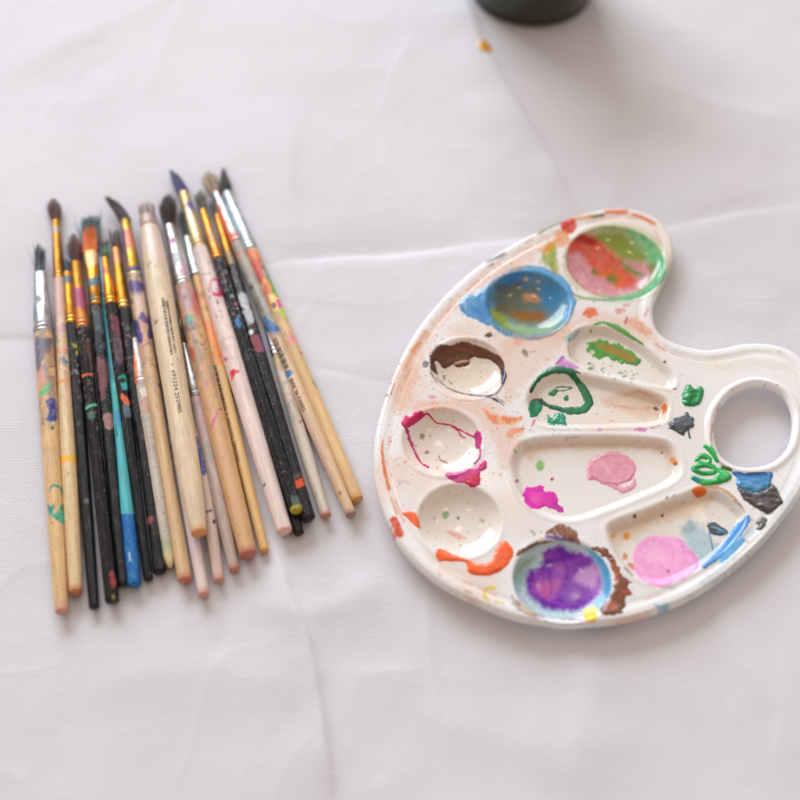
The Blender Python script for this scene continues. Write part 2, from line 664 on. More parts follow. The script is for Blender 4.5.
# ---- stains in the plastic's own colour
WHITE = (251, 250, 252)
OR, PE = (238, 120, 66), (240, 186, 150)
stains = [
    # washes over whole wells
    E((84, 150, 190), 528.5, 303, 46.5, 37.5, soft=1.5, nz=1), E((216, 214, 176), 615.5, 262, 54, 39.5, soft=2, alpha=.7),
    E((246, 232, 216), 467, 370, 38, 26, alpha=.8, soft=5), E((246, 232, 220), 442, 441, 40, 30, alpha=.75, soft=6),
    E((246, 234, 220), 459, 520, 42, 32, alpha=.75, soft=6),
    P((248, 240, 230), TRAP[0][1], alpha=.7, soft=4), P((248, 236, 224), TRAP[1][1], alpha=.8, soft=4),
    P((248, 241, 234), TRAP[2][1], alpha=.7, soft=4), P((248, 240, 228), TRAP[3][1], alpha=.7, soft=4),
    P((232, 196, 158), [(610, 530), (640, 515), (680, 500), (715, 495), (700, 512), (650, 528), (620, 545)], alpha=.6, soft=5, nz=4),
    P((232, 196, 164), [(525, 446), (560, 441), (650, 441), (674, 452), (670, 470), (650, 450), (560, 450), (530, 460)], alpha=.6, soft=4, nz=3),
    P((232, 190, 150), [(600, 400), (640, 390), (664, 402), (662, 418), (630, 416)], alpha=.55, soft=5, nz=4),
    # peach washes on the tray
    P(PE, [(395, 395), (420, 340), (470, 285), (540, 240), (560, 235), (530, 262), (470, 295), (430, 345), (405, 410)], alpha=.55, soft=6, nz=6),
    P(PE, [(500, 345), (540, 330), (575, 318), (600, 312), (650, 330), (665, 352), (640, 340), (590, 322), (560, 350), (520, 390), (505, 400)], alpha=.4, soft=6, nz=6),
    P(PE, [(420, 400), (480, 400), (520, 430), (505, 470), (480, 420), (430, 408)], alpha=.5, soft=6, nz=6),
    P(PE, [(480, 560), (500, 590), (480, 600), (450, 580), (430, 555)], alpha=.3, soft=6, nz=6),
    P((238, 226, 206), [(680, 360), (740, 356), (790, 364), (800, 375), (770, 368), (720, 372)], alpha=.5, soft=5, nz=4),
    # left rim
    S((236, 136, 76), [(383, 440, 1.6), (382, 452, 3), (385, 472, 3), (389, 489, 4)], nz=.8), S((240, 160, 100), [(391, 498, 2), (397, 514, 2.5)], alpha=.8),
    S((240, 150, 110), [(412, 351, 4), (419, 343, 3)], alpha=.9), S(OR, [(415, 347, 3), (420, 343, 2.5)]), S(PE, [(404, 368, 5), (425, 332, 6)], alpha=.8, soft=2),
    S((120, 40, 110), [(383, 397, 1.5), (386, 393, 1.5), (388, 396, 1.5)], alpha=.8), S((140, 60, 120), [(391, 394, 1.5), (394, 384, 1.2)], alpha=.8),
    S((226, 92, 60), [(394, 520, 8), (400, 534, 8)], nz=.8),
    S((110, 120, 125), [(487, 262, 2), (500, 256, 4), (505, 254, 3)], alpha=.8), S((150, 110, 80), [(488, 267, 1.5), (493, 264, 2)], alpha=.8),
    # top rim
    S((112, 140, 70), [(538, 234, 2), (552, 226, 3), (562, 222, 3)], alpha=.9), S((190, 110, 80), [(525, 243, 1.5), (533, 238, 2)], alpha=.6),
    S((232, 170, 110), [(572, 220, 3), (592, 216, 3)]), S((120, 120, 70), [(592, 217, 3), (603, 215, 4)]),
    S((236, 134, 80), [(606, 212, 4), (626, 212, 5)]), S((232, 130, 84), [(632, 214, 3), (643, 218, 4), (655, 224, 3)]),
    P((224, 70, 58), [(561, 223), (570, 219), (576, 222), (575, 231), (567, 234), (562, 230)], nz=1.5),
    P((236, 150, 70), [(557, 232), (566, 232), (570, 242), (560, 248), (555, 243)], alpha=.8, soft=2, nz=2),
    P((160, 175, 76), [(541, 259), (546, 247), (556, 243), (557, 262), (560, 275), (548, 268)], soft=2, nz=2.5, col2=(196, 200, 120)),
    P((236, 160, 56), [(541, 250), (547, 243), (556, 241), (552, 249), (545, 253)], soft=1.5, alpha=.9),
    S((222, 210, 170), [(557, 265, 3), (563, 288, 3), (580, 299, 3)], alpha=.8), S((130, 180, 130), [(562, 285, 2), (580, 297, 2.5), (605, 300, 2.5), (632, 299, 3)], alpha=.9),
    # between the wells
    E((110, 85, 60), 488.5, 335, 3.8, 2.1), E((120, 120, 60), 525, 353, 2.6, 5, -30, alpha=.9), E((238, 160, 150), 518, 341, 4, 3, alpha=.6, soft=2),
    P((170, 200, 212), [(564, 338), (572, 332), (580, 328), (577, 336), (568, 342)], soft=1.5, alpha=.85), 
    P((240, 130, 80), [(582, 315), (586, 308), (596, 309), (599, 315), (590, 317)], nz=2.5, soft=1.5), E((235, 140, 120), 621, 311, 5, 2.5, alpha=.7, nz=2),
    E((230, 130, 130), 626, 305, 3, 1.5, alpha=.7), S((190, 50, 130), [(625, 323, 2.4), (627, 318, 2)]), S((230, 110, 110), [(645, 316, 2.5), (648, 309, 2.5)], alpha=.7),
    P((240, 170, 130), [(626, 322), (634, 318), (646, 326), (652, 334), (640, 332)], alpha=.7, soft=2, nz=2.5),
    E((90, 60, 40), 591, 331, 1.5, 1.5), E((100, 60, 40), 665, 362, 1.3, 1.3), E((150, 50, 110), 675, 389, 2, 1.4, alpha=.8),
    P((222, 150, 226), [(556, 365), (562, 357), (570, 362), (579, 368), (570, 369)], soft=1.2), S((150, 60, 160), [(557, 364, 1.5), (563, 357, 2)]),
    P((246, 132, 92), [(482, 408), (488, 411), (500, 416), (522, 417), (515, 424), (497, 424), (488, 418)], nz=1.8, soft=1.6, col2=(246, 190, 140)),
    P((244, 160, 116), [(506, 433), (514, 428), (524, 429), (516, 434), (510, 438)], nz=2, soft=1.6, alpha=.85), S((230, 110, 150), [(532, 426, 2), (534, 421, 3)], alpha=.9),
    S((70, 60, 80), [(488, 397, 1.2), (496, 400, 2.2), (504, 405, 1)]), S((70, 60, 80), [(496, 397, 1.2), (505, 403, 1.2)], alpha=.8),
    E((110, 112, 125), 425.5, 364.5, 3, 3.6, 20, alpha=.9), S((150, 130, 130), [(430, 372, 1.5), (437, 382, 1.5)], alpha=.8), E((225, 120, 180), 432, 397, 4, 1.2, alpha=.7),
    S((90, 85, 110), [(437, 378, 1.2), (448, 388, 1.3), (465, 394, 1.6), (485, 396, 1.8), (497, 393, 1.6), (505, 380, 1.4)], alpha=.9),
    E((240, 180, 140), 430, 408, 18, 4, alpha=.5, soft=4, nz=3),
    # wells with specks of old paint
    E((150, 120, 50), 422, 437, 2.4, 3.2, alpha=.9), E((170, 90, 60), 427, 452, 2, 1.5, alpha=.8), S((180, 90, 80), [(440, 460, 1.5), (447, 463, 1.5)], alpha=.8),
    E((130, 180, 90), 446, 515, 3.2, 4, alpha=.85), E((150, 170, 100), 482, 521, 3, 2.6, alpha=.7), E((150, 170, 100), 434, 518, 2, 2, alpha=.5),
    P((240, 150, 120), [(447, 531), (456, 532), (466, 539), (455, 538)], alpha=.7, soft=1.6), E((90, 80, 120), 458, 518, 1.2, 1.2),
    S((70, 60, 50), [(444, 376, 1.6), (444, 380, 1.6)]), S((90, 70, 60), [(449, 381, 1.2), (452, 384, 1.2)], alpha=.7),
    S((130, 120, 80), [(570, 338, 1.1), (568, 346, 1.1), (570, 356, 1.0)], alpha=.8),
    E((228, 130, 66), 664, 409, 3.2, 5.5, 15), E((70, 45, 35), 656, 408.5, 2.6, 1.4, 20), S((228, 150, 110), [(620, 396, 1.5), (640, 392, 3), (655, 398, 2)], alpha=.5, soft=2, nz=2),
    S((225, 130, 90), [(612, 405, 1.5), (632, 408, 2), (650, 408, 2)], alpha=.5, soft=2, nz=2),
    E((226, 120, 205), 640.5, 429.7, 7, 2, alpha=.9), E((226, 120, 205), 600, 429.5, 2.5, 1.6, alpha=.6), S((200, 90, 70), [(652, 428, 1.2), (660, 425, 1.2)], alpha=.8),
    E((120, 200, 90), 539.5, 466, 4, 5, soft=1.8, nz=1.6), E((60, 50, 40), 662, 452.5, 1.4, 1.2), P((236, 152, 90), [(669, 458), (674, 457), (678, 462), (674, 465)], nz=1.5), E((150, 80, 40), 675.5, 464, 1.8, 1),
    E((150, 60, 110), 517, 481, 1.6, 1.8), S((120, 90, 90), [(514, 450, 1), (516, 453, 1.2)]), E((170, 80, 140), 552, 479, 1.2, 1.2), S((180, 160, 150), [(566, 438, 2), (578, 437.5, 2)], alpha=.6),
    S((100, 90, 120), [(531, 531, 1.5), (535, 534, 1.5), (533, 536, 1.2)], alpha=.9), E((100, 90, 120), 541, 532, 1, 1),
    # lower right
    P((186, 212, 226), [(681, 538), (684, 524), (696, 522), (712, 540), (722, 545), (718, 560), (703, 568), (694, 556)], alpha=.9, soft=4, nz=5),
    P((150, 190, 190), [(683, 530), (690, 522), (697, 528), (688, 533)], alpha=.7, soft=2, nz=3),
    E((50, 40, 40), 634.5, 516.5, 2, 2), E((50, 40, 40), 662, 516, 1.2, 1.2), E((110, 80, 90), 667, 497, 1, 1.4), E((236, 160, 70), 626.5, 536, 3.2, 4, nz=1.2),
    E((232, 140, 80), 625, 556, 2.4, 3.4, nz=1.2), P((238, 150, 120), [(627, 563), (634, 565), (640, 570), (637, 572), (630, 568)], nz=1.2), E((238, 180, 100), 613.5, 536, 1.6, 2),
    S((110, 70, 50), [(624, 567, 1.2), (632, 575, 1.8)], alpha=.9), S((222, 158, 100), [(702, 486, 3), (722, 489, 2.6), (737, 501, 2.2), (745, 512, 1.4)], alpha=.9), S((150, 160, 170), [(734, 501, 2), (741, 506, 2.4)], alpha=.7),
    P((176, 208, 226), [(719, 561), (738, 541), (750, 528), (756, 534), (735, 556), (722, 566)], alpha=.5, soft=4, nz=4),
    P((200, 220, 232), [(700, 580), (740, 556), (775, 520), (790, 490), (797, 480), (790, 510), (760, 548), (715, 582)], alpha=.5, soft=4, nz=4),
    S((130, 200, 230), [(655, 605, 2), (661, 607, 4), (667, 604, 2.5)], alpha=.85), S((190, 220, 235), [(665, 586, 3), (672, 588, 3)], alpha=.7), S((190, 220, 235), [(688, 595, 3), (694, 594, 2)], alpha=.5),
    E((220, 130, 70), 749, 556.5, 3, 2.4), E((150, 80, 80), 751, 555, 1.4, 1.4), E((210, 100, 110), 747.5, 541.5, 1.4, 1.2), S((180, 70, 90), [(746, 518, 1.6), (752, 520, 1.6)], alpha=.8), E((230, 160, 150), 708, 575, 1.8, 1.6, alpha=.7),
    # around the purple well
    P((124, 68, 42), [(515, 556), (525, 547), (540, 542), (560, 542), (562, 548), (545, 548), (530, 553)], nz=1.8),
    P((150, 96, 76), [(545, 533), (559, 524), (572, 529), (579, 537), (581, 549), (572, 547), (562, 538), (553, 534)], nz=2),
    S((140, 124, 200), [(547, 536, 3), (556, 538, 5), (566, 540, 3)], nz=1), S((150, 105, 95), [(512, 597, 2), (516, 602, 3), (528, 610, 2), (548, 616, 2.5), (570, 619, 2.2), (588, 620, 2)], nz=1.2, alpha=.9),
    S((150, 100, 90), [(513, 603, 2), (518, 608, 3), (530, 614, 3), (544, 617, 2)], alpha=.8, nz=1.5), S((238, 200, 80), [(523, 606, 3), (532, 612, 4)], alpha=.8, nz=1.5),
    S((242, 150, 120), [(506, 617, 2), (520, 621, 3), (534, 623, 3)], alpha=.7), S((242, 180, 150), [(610, 622, 3), (650, 612, 2)], alpha=.5), S((242, 190, 160), [(470, 598, 3), (495, 612, 3)], alpha=.5),
    S((245, 212, 60), [(495, 588, 3), (487, 588, 3), (484, 595, 2.6), (488, 600, 2.6)], nz=1), S((245, 212, 60), [(496, 602, 2), (503, 603, 2.4)], nz=1),
    S((215, 110, 80), [(438, 573, 1.4), (440, 576, 1.8)], alpha=.8), S((210, 150, 110), [(464, 590, 2), (471, 593, 2.4)], alpha=.7), S((215, 205, 230), [(400, 481, 3), (409, 483, 2.5)], alpha=.6),
    S((190, 140, 120), [(712, 447, 2), (711, 432, 2), (716, 412, 2.4), (720, 405, 2)], alpha=.7), S((120, 80, 60), [(716, 414, 1.6), (719, 407, 1.8)], alpha=.8),
    S((230, 150, 120), [(706, 432, 1.4), (707, 424, 1.8)], alpha=.8), S((238, 150, 110), [(717, 461, 2), (726, 467, 2.4)], alpha=.8),
]
greens = np.random.default_rng(11)
for _ in range(34):
    t = greens.random()
    stains.append(E((70, 130, 70), 586 + 52 * t + greens.normal(0, 2), 365 + 13 * t + greens.normal(0, 3), 0.8 + 1.3 * greens.random(), 0.7, alpha=.8, nz=.6))

base = np.tile(lin(WHITE), (len(gx), 1))
wash = sstep(0.38, 0.72, fbm(PU * 0.021, PV * 0.021, 31, 4)) * sstep(760, 560, PU) * sstep(600, 430, PV) * 0.5
base = base * (1 - wash[:, None]) + lin((244, 204, 176))[None, :] * wash[:, None]
base = paint(base, PU, PV, stains, dry=0.2)
mm_u, mm_v = gx * 1000, gy * 1000
base = specks(base, mm_u, mm_v, 0.145, 1.5, [(222, 120, 80), (200, 110, 70), (150, 110, 70), (190, 90, 120), (232, 150, 110), (120, 90, 80)], 41, alpha=.6)
fine = specks(base, mm_u + 77, mm_v + 13, 0.205, 1.1, [(214, 110, 60), (190, 90, 50), (150, 80, 50), (230, 140, 90), (200, 100, 90)], 33, alpha=.65)
mk = (PU < 600) & (PV < 480) & (well_id < 0)
base[mk] = fine[mk]
mk = (well_id >= 2) & (well_id <= 4)
sp = specks(base, mm_u + 31, mm_v, 0.185, 1.3, [(180, 110, 70), (210, 130, 90), (150, 130, 60), (190, 90, 70), (120, 90, 90)], 51, alpha=.8)
base[mk] = sp[mk]
lip = sstep(0.0075, 0.0065, d_out) * sstep(0.0055, 0.0062, d_out) * sstep(0.5, 0.62, fbm(mm_u * .12, mm_v * .12, 61, 3)) * sstep(730, 640, PU) * 0.55
base = base * (1 - lip[:, None]) + lin((226, 150, 110))[None, :] * lip[:, None]

# ---- faces: inside the outline, outside the hole
vid = np.arange(NX * NY).reshape(NY, NX)
quads = np.stack([vid[:-1, :-1], vid[:-1, 1:], vid[1:, 1:], vid[1:, :-1]], -1).reshape(-1, 4)
inside = (d_out > 0) & (d_hole > 0)
quads = quads[inside[quads].all(1)]
fw = well_id[quads]
fwell = np.where((fw == fw[:, :1]).all(1), fw[:, 0], -1)

pal_c = at(560, 420, 0.0)
palette = empty('paint_palette', (pal_c[0], pal_c[1], 0), 'used white plastic paint palette with ten wells and a thumb hole', 'palette')
PORG = np.array([pal_c[0], pal_c[1], 0.0])


def sub_mesh(name, q, parent, material, z_off=None, col=None, nrm=True, xyz=None):
    ids, inv = np.unique(q.ravel(), return_inverse=True)
    v = np.stack([gx[ids], gy[ids], Z[ids] + (0 if z_off is None else z_off[ids])], 1) if xyz is None else xyz[ids]
    return mesh_obj(name, v, inv.reshape(q.shape), material, parent, (base if col is None else col)[ids],
                    normals=NRM[ids] if nrm else None, origin=PORG)


def build_tray():
    q = quads[fwell < 0]
    e = np.concatenate([quads[:, [0, 1]], quads[:, [1, 2]], quads[:, [2, 3]], quads[:, [3, 0]]])
    key = np.sort(e, 1)
    _, idx, cnt = np.unique(key, axis=0, return_index=True, return_counts=True)
    be = e[idx[cnt == 1]]
    bx, by, bz = gx.copy(), gy.copy(), Z.copy()
    bv = np.unique(be)
    near_hole = d_hole[bv] < d_out[bv]
    outdir = np.zeros((len(gx), 2))
    for grp, poly, sign in ((bv[~near_hole], outline, 1), (bv[near_hole], hole, -1)):
        nxt = np.roll(poly, -1, 0)
        tan = nxt - np.roll(poly, 1, 0)
        nor = np.stack([tan[:, 1], -tan[:, 0]], 1)
        nor /= np.linalg.norm(nor, axis=1)[:, None]
        area = 0.5 * np.sum(poly[:, 0] * nxt[:, 1] - nxt[:, 0] * poly[:, 1])
        if area < 0:
            nor = -nor
        for v in grp:
            dd = (poly[:, 0] - gx[v]) ** 2 + (poly[:, 1] - gy[v]) ** 2
            k = int(dd.argmin())
            best = None
            for a in (k - 1, k):
                p, r_ = poly[a], poly[(a + 1) % len(poly)]
                ee = r_ - p
                t = np.clip(((gx[v] - p[0]) * ee[0] + (gy[v] - p[1]) * ee[1]) / (ee @ ee), 0, 1)
                c = p + t * ee
                d2 = (c[0] - gx[v]) ** 2 + (c[1] - gy[v]) ** 2
                if best is None or d2 < best[0]:
                    best = (d2, c)
            bx[v], by[v] = best[1]
            outdir[v] = sign * nor[k]
    xyz = np.stack([bx, by, bz], 1)
    ids, inv = np.unique(q.ravel(), return_inverse=True)
    V = [xyz[ids]]
    Cc = [base[ids]]
    Nn = [NRM[ids]]
    Fq = [inv.reshape(q.shape)]
    pos = np.full(len(gx), -1)
    pos[ids] = np.arange(len(ids))
    prof = [(0.00045, -0.00018, .8), (0.0008, -0.0006, 1.6), (0.00095, -0.0012, 3), (0.0010, -0.0036, 9), (0.0004, -0.0037, -1), (0.0003, -0.0016, -9)]
    cur = pos.copy()
    total = len(ids)
    for o_, dz, slope in prof:
        nv = xyz[bv].copy()
        nv[:, :2] += outdir[bv] * o_
        nv[:, 2] += dz
        V.append(nv)
        Cc.append(base[bv])
        nn = np.stack([outdir[bv, 0] * slope, outdir[bv, 1] * slope, np.ones(len(bv))], 1) if slope > 0 else \
            np.stack([outdir[bv, 0] * (-.3 if slope == -1 else slope), outdir[bv, 1] * (-.3 if slope == -1 else slope), -np.ones(len(bv)) if slope == -1 else np.zeros(len(bv))], 1)
        Nn.append(nn / np.linalg.norm(nn, axis=1)[:, None])
        new = np.full(len(gx), -1)
        new[bv] = total + np.arange(len(bv))
        Fq.append(np.stack([cur[be[:, 1]], cur[be[:, 0]], new[be[:, 0]], new[be[:, 1]]], 1))
        cur = new
        total += len(bv)
    o = mesh_obj('tray', np.concatenate(V), np.concatenate(Fq), M['plastic'], palette, np.concatenate(Cc), normals=np.concatenate(Nn), origin=PORG)
    return o


tray = build_tray()
# paint that lies as a film in the wells
FILM = {
    'large': [E((190, 198, 150), 615.5, 262, 52, 38, soft=1.5), P((116, 196, 138), [(626, 229), (650, 231), (662, 244), (668, 262), (660, 282), (640, 297), (612, 300), (636, 284), (644, 262)], soft=3, nz=3, col2=(150, 205, 150)),
              P((146, 160, 66), [(594, 238), (612, 232), (632, 240), (646, 258), (648, 272), (632, 266), (612, 252)], soft=4, nz=4),
              P((220, 148, 160), [(565, 268), (568, 250), (585, 248), (606, 262), (640, 262), (652, 272), (644, 288), (620, 297), (590, 294), (573, 283)], soft=3, nz=3, col2=(226, 170, 180)),
              P((226, 86, 58), [(567, 252), (570, 238), (590, 237), (608, 248), (622, 262), (632, 272), (634, 284), (622, 288), (604, 274), (592, 268), (580, 255)], soft=3, nz=4, col2=(222, 110, 90)),
              P((176, 40, 34), [(572, 238), (582, 234), (596, 240), (592, 245), (578, 242)], soft=2, nz=2), P((226, 110, 50), [(594, 272), (610, 270), (624, 276), (618, 288), (606, 280)], soft=2, nz=3),
              E((120, 130, 50), 613, 279, 6, 3, 10, soft=2, nz=3), E((90, 120, 40), 594, 272, 3, 3, soft=1.5), S((90, 160, 90), [(586, 226, 2), (600, 225, 2.5), (614, 227, 2)], nz=1), S((112, 190, 136), [(570, 286, 2), (588, 297, 4), (616, 300, 5), (642, 294, 7), (660, 278, 8), (666, 262, 7)], nz=1.5, soft=1.5),
              E((150, 120, 60), 652, 268, 4, 5, soft=2, alpha=.6), P((110, 150, 60), [(618, 262), (632, 268), (644, 276), (632, 274)], soft=2)],
    'blue': [E((76, 138, 180), 528.5, 303, 50, 40, soft=1, col2=(90, 150, 190)), P((64, 92, 116), [(493, 290), (505, 278), (520, 282), (524, 300), (512, 312), (496, 306)], soft=4, nz=4, col2=(78, 100, 104)),
             P((112, 116, 84), [(500, 300), (510, 286), (540, 288), (552, 302), (548, 320), (520, 324), (504, 316)], soft=5, nz=4, alpha=.75), P((150, 166, 54), [(488, 314), (494, 308), (505, 316), (515, 328), (530, 333), (515, 334), (500, 326)], soft=3, nz=3), P((160, 190, 150), [(510, 322), (540, 326), (560, 314), (566, 305), (560, 325), (535, 337), (515, 332)], soft=4, nz=4),
             P((154, 104, 40), [(508, 313), (522, 310), (543, 313), (543, 322), (524, 323), (512, 318)], soft=3, nz=3), P((196, 140, 96), [(523, 295), (530, 293), (539, 296), (540, 302), (525, 301)], soft=1.5, nz=2),
             P((110, 90, 50), [(496, 305), (506, 306), (508, 312), (498, 312)], soft=3, nz=3), P((50, 130, 196), [(496, 276), (512, 271), (524, 275), (512, 282), (500, 283)], soft=2, nz=3), P((60, 136, 184), [(545, 285), (560, 290), (562, 302), (548, 310), (540, 300)], soft=4, nz=3),
             E((226, 190, 180), 526, 279.5, 2, 2.2, soft=1), E((226, 180, 190), 537.5, 281.5, 2.4, 1.6, soft=1)],
    'purple': [E((196, 220, 230), 562, 580, 52, 39, soft=1), P((88, 172, 224), [(586, 549), (600, 556), (610, 570), (612, 588), (604, 603), (592, 612), (598, 596), (602, 580), (597, 564)], soft=2, nz=2.5),
               P((150, 190, 190), [(513, 576), (520, 562), (534, 556), (526, 572), (520, 590), (516, 592)], soft=3, nz=2), S((170, 170, 84), [(515, 577, 2), (522, 566, 2), (533, 559, 2)], alpha=.8),
               P((112, 30, 170), [(526, 584), (529, 571), (539, 567), (545, 552), (560, 546), (574, 551), (588, 556), (596, 566), (600, 580), (600, 592), (590, 605), (566, 611), (543, 607), (530, 597)], soft=2, nz=3, col2=(152, 62, 200)),
               P((214, 160, 222), [(572, 572), (584, 562), (595, 566), (600, 580), (596, 592), (586, 590), (574, 583)], soft=4, nz=4), P((200, 110, 190), [(536, 588), (546, 578), (562, 580), (560, 590), (546, 598)], soft=4, nz=3),
               P((150, 90, 190), [(560, 590), (575, 584), (592, 590), (586, 600), (566, 603)], soft=3, nz=3), P((140, 60, 180), [(576, 558), (588, 557), (592, 563), (578, 572), (570, 580), (572, 566)], soft=2, nz=2),
               E((190, 110, 200), 560, 569, 5, 5, soft=4), S((90, 30, 120), [(549, 578, 1.2), (552, 588, 1.2), (549, 596, 1.2)], alpha=.7), S((226, 150, 210), [(594, 572, 3), (597, 566, 2)], alpha=.7),
               E((205, 90, 170), 545, 591, 4, 5, soft=3)],
}
WLAB = {'large': 'largest round well at the top with red, pink and green paint', 'blue': 'round well coated in blue paint',
        'brown': 'round well half covered by dark brown paint', 'magenta': 'round well with a thin magenta outline',
        'plain': 'round well nearly clean, with faint green specks', 'purple': 'round well filled with purple and pale blue paint',
        'leaf': 'narrow well with an olive green patch', 'ring': 'fan shaped well with a dark green paint ring',
        'dollop': 'widest fan shaped well with a pink dollop', 'pink': 'fan shaped well with pink and blue puddles'}
WOBJ = {}
for k, (nm, kind, g, rad) in enumerate(wells):
    q = quads[fwell == k]
    col = base
    if nm in FILM:
        sel = well_id == k
        cc = base.copy()
        cc[sel] = paint(base[sel], PU[sel], PV[sel], FILM[nm], softk=1.7)
        col = cc
    o = sub_mesh('paint_well', q, palette, M['plastic'], col=col)
    o['label'] = WLAB[nm]
    WOBJ[nm] = o


# ---- paint with body: its own little meshes lying on the plastic
def dab(parent, label, thick, layers, tint=(), ridge=0.35, rf=0.12, rim=0.0, name='paint_dab', ramp=2.2):
    ramp *= 1.5
    layers = [dict(L, nz=L['nz'] * 1.35) for L in layers]
    bb = [min(L['bb'][0] for L in layers) - 5, min(L['bb'][1] for L in layers) - 5, max(L['bb'][2] for L in layers) + 5, max(L['bb'][3] for L in layers) + 5]
    inbb = (PU > bb[0]) & (PU < bb[2]) & (PV > bb[1]) & (PV < bb[3]) & (d_out > -0.0005) & (d_hole > -0.0005)
    ids = np.nonzero(inbb)[0]
    xs, ys = PU[ids], PV[ids]
    dmin = np.full(len(ids), 99.0)
    col = np.tile(lin(layers[0]['col']), (len(ids), 1))
    for L in layers:
        d = sdlayer(L, xs, ys)
        dmin = np.minimum(dmin, d)
    col = paint(col, xs, ys, [dict(L, soft=max(L['soft'], 1.2)) for L in layers] + list(tint))
    n = fbm(xs * rf * 0.8 + ys * rf * 0.3, ys * rf * 1.7 - xs * rf * 0.5, 71, 2) - 0.5
    prof = np.clip(-dmin / ramp, -0.7, 1)
    prof = np.where(prof > 0, np.sin(prof * math.pi / 2), prof)
    zo = thick * (0.30 + 0.75 * fbm(xs * 0.07 + 3, ys * 0.07, 91, 2)) * prof * (1 + ridge * 1.5 * n * (prof > 0))
    if rim:
        zo += rim * np.exp(-((dmin + 2.6) / 1.4) ** 2)
    full = np.full(len(gx), 99.0)
    full[ids] = dmin
    zf = np.zeros(len(gx))
    zf[ids] = zo
    q = quads[(full[quads] < 1.3).all(1)]
    cf = base.copy()
    cf[ids] = col * (0.97 + 0.10 * n[:, None])
    o = sub_mesh(name, q, parent, M['paint'], z_off=zf, col=np.clip(cf, 0, 1), nrm=False)
    o['label'] = label
    return o


GRN, DGR, GRY = (26, 140, 78), (16, 104, 66), (78, 84, 94)
dab(tray, 'thick emerald green paint dab left of the thumb hole', 0.0016, [P(GRN, [(682, 402), (684, 388), (690, 384), (695, 389), (701, 386), (704, 392), (699, 405), (686, 406)], nz=.8)],
    [S((10, 110, 60), [(694, 388, 2), (690, 404, 2)], soft=1.2), S((60, 170, 110), [(699, 390, 2), (696, 402, 2)], soft=1.5, alpha=.7), S((60, 170, 110), [(687, 389, 1.5), (685, 402, 1.5)], soft=1.5, alpha=.6)], ridge=.7, rf=.2)
dab(tray, 'slate grey paint dab left of the thumb hole', 0.0013, [P(GRY, [(669, 425), (674, 418), (682, 417), (686, 412), (690, 416), (694, 420), (694, 426), (686, 431), (682, 435), (676, 431), (670, 430)], nz=1.4), S(GRY, [(688, 430, 3), (690, 438, 2)])],
    [S((110, 114, 124), [(672, 424, 1.5), (682, 420, 2), (690, 418, 1.2)], soft=1), S((55, 58, 68), [(675, 428, 1.5), (685, 426, 1.5)], soft=1)], ridge=.8, rf=.25)
SW = (44, 168, 84)
dab(tray, 'bright green squeezed paint coil beside the thumb hole', 0.0014,
    [S(SW, [(705, 446, 4), (711, 450, 6), (717, 461, 4)], nz=.5), S(SW, [(696, 460, 4), (702, 456, 5.5), (709, 459, 5.5), (707, 464, 5), (699, 463, 4.5)], nz=.4),
     S(SW, [(693.5, 468, 5), (702, 465.5, 5), (713, 467, 5.5), (713, 472.5, 5), (702, 473, 5), (694, 470, 5)], nz=.4),
     P(SW, [(715, 468), (722, 469), (731, 475), (728, 482), (716, 484), (712, 480), (716, 475)], nz=.9), S(SW, [(693, 478, 5), (703, 482, 6), (715, 482, 6)], nz=.5)],
    [S((20, 120, 56), [(698, 470.5, 1), (712, 470, 1)], soft=.8), S((20, 120, 56), [(714, 472, 1.2), (720, 482, 1.2)], soft=.8), S((110, 205, 140), [(697, 459, 1.2), (708, 460.5, 1.2)], soft=.8), S((110, 205, 140), [(720, 471, 1.5), (728, 477, 1.5)], soft=1),
     S((40, 120, 180), [(694, 479, 2.5), (700, 481, 2)], soft=1.2)], ridge=.4)
dab(tray, 'olive green streak on the thumb hole lip', 0.0006, [S((70, 120, 54), [(723, 467, 4), (731, 470, 3)], nz=.6)])
BL = (66, 138, 192)
dab(tray, 'blue paint smear at the lower edge of the thumb hole', 0.0010, [P(BL, [(733, 472), (745, 473), (762, 472), (772, 473), (772, 478), (770, 486), (758, 493), (747, 491), (738, 486), (736, 478)], nz=1.0)],
    [S((24, 102, 178), [(734, 473.5, 4), (750, 475, 5), (771, 474.5, 5)], soft=1.6), S((40, 52, 76), [(748, 473.5, 2.5), (762, 473, 2.5)], soft=1.2), S((130, 180, 215), [(746, 482, 2), (752, 486, 2), (762, 487, 2)], soft=1.5, alpha=.6)], ridge=.6, rf=.2)
dab(tray, 'dark grey brown paint slab below the blue smear', 0.0020, [P((84, 78, 82), [(737, 486), (748, 492), (758, 493), (768, 487), (772, 484), (778, 491), (783, 502), (778, 507), (769, 514), (761, 511), (752, 506), (742, 497)], nz=.9)],
    [S((112, 104, 106), [(745, 496, 1.6), (760, 504, 1.6), (774, 500, 1.6)], soft=1.2, alpha=.8), S((58, 52, 54), [(750, 502, 2), (764, 509, 2)], soft=1.2)], ridge=.8, rf=.18, ramp=3)
dab(tray, 'small grey paint dab near the right rim', 0.0010, [P((98, 94, 96), [(756, 522), (762, 517), (768, 519), (765, 526), (761, 530), (755, 529), (758, 526)], nz=.8)], ridge=.6, rf=.3)
dab(WOBJ['pink'], 'orange paint dot on the upper corner', 0.0009, [E((236, 116, 28), 699, 491.5, 7, 6, nz=.8)], [E((206, 86, 16), 699, 494, 4, 3, soft=2, alpha=.6)], ramp=3)
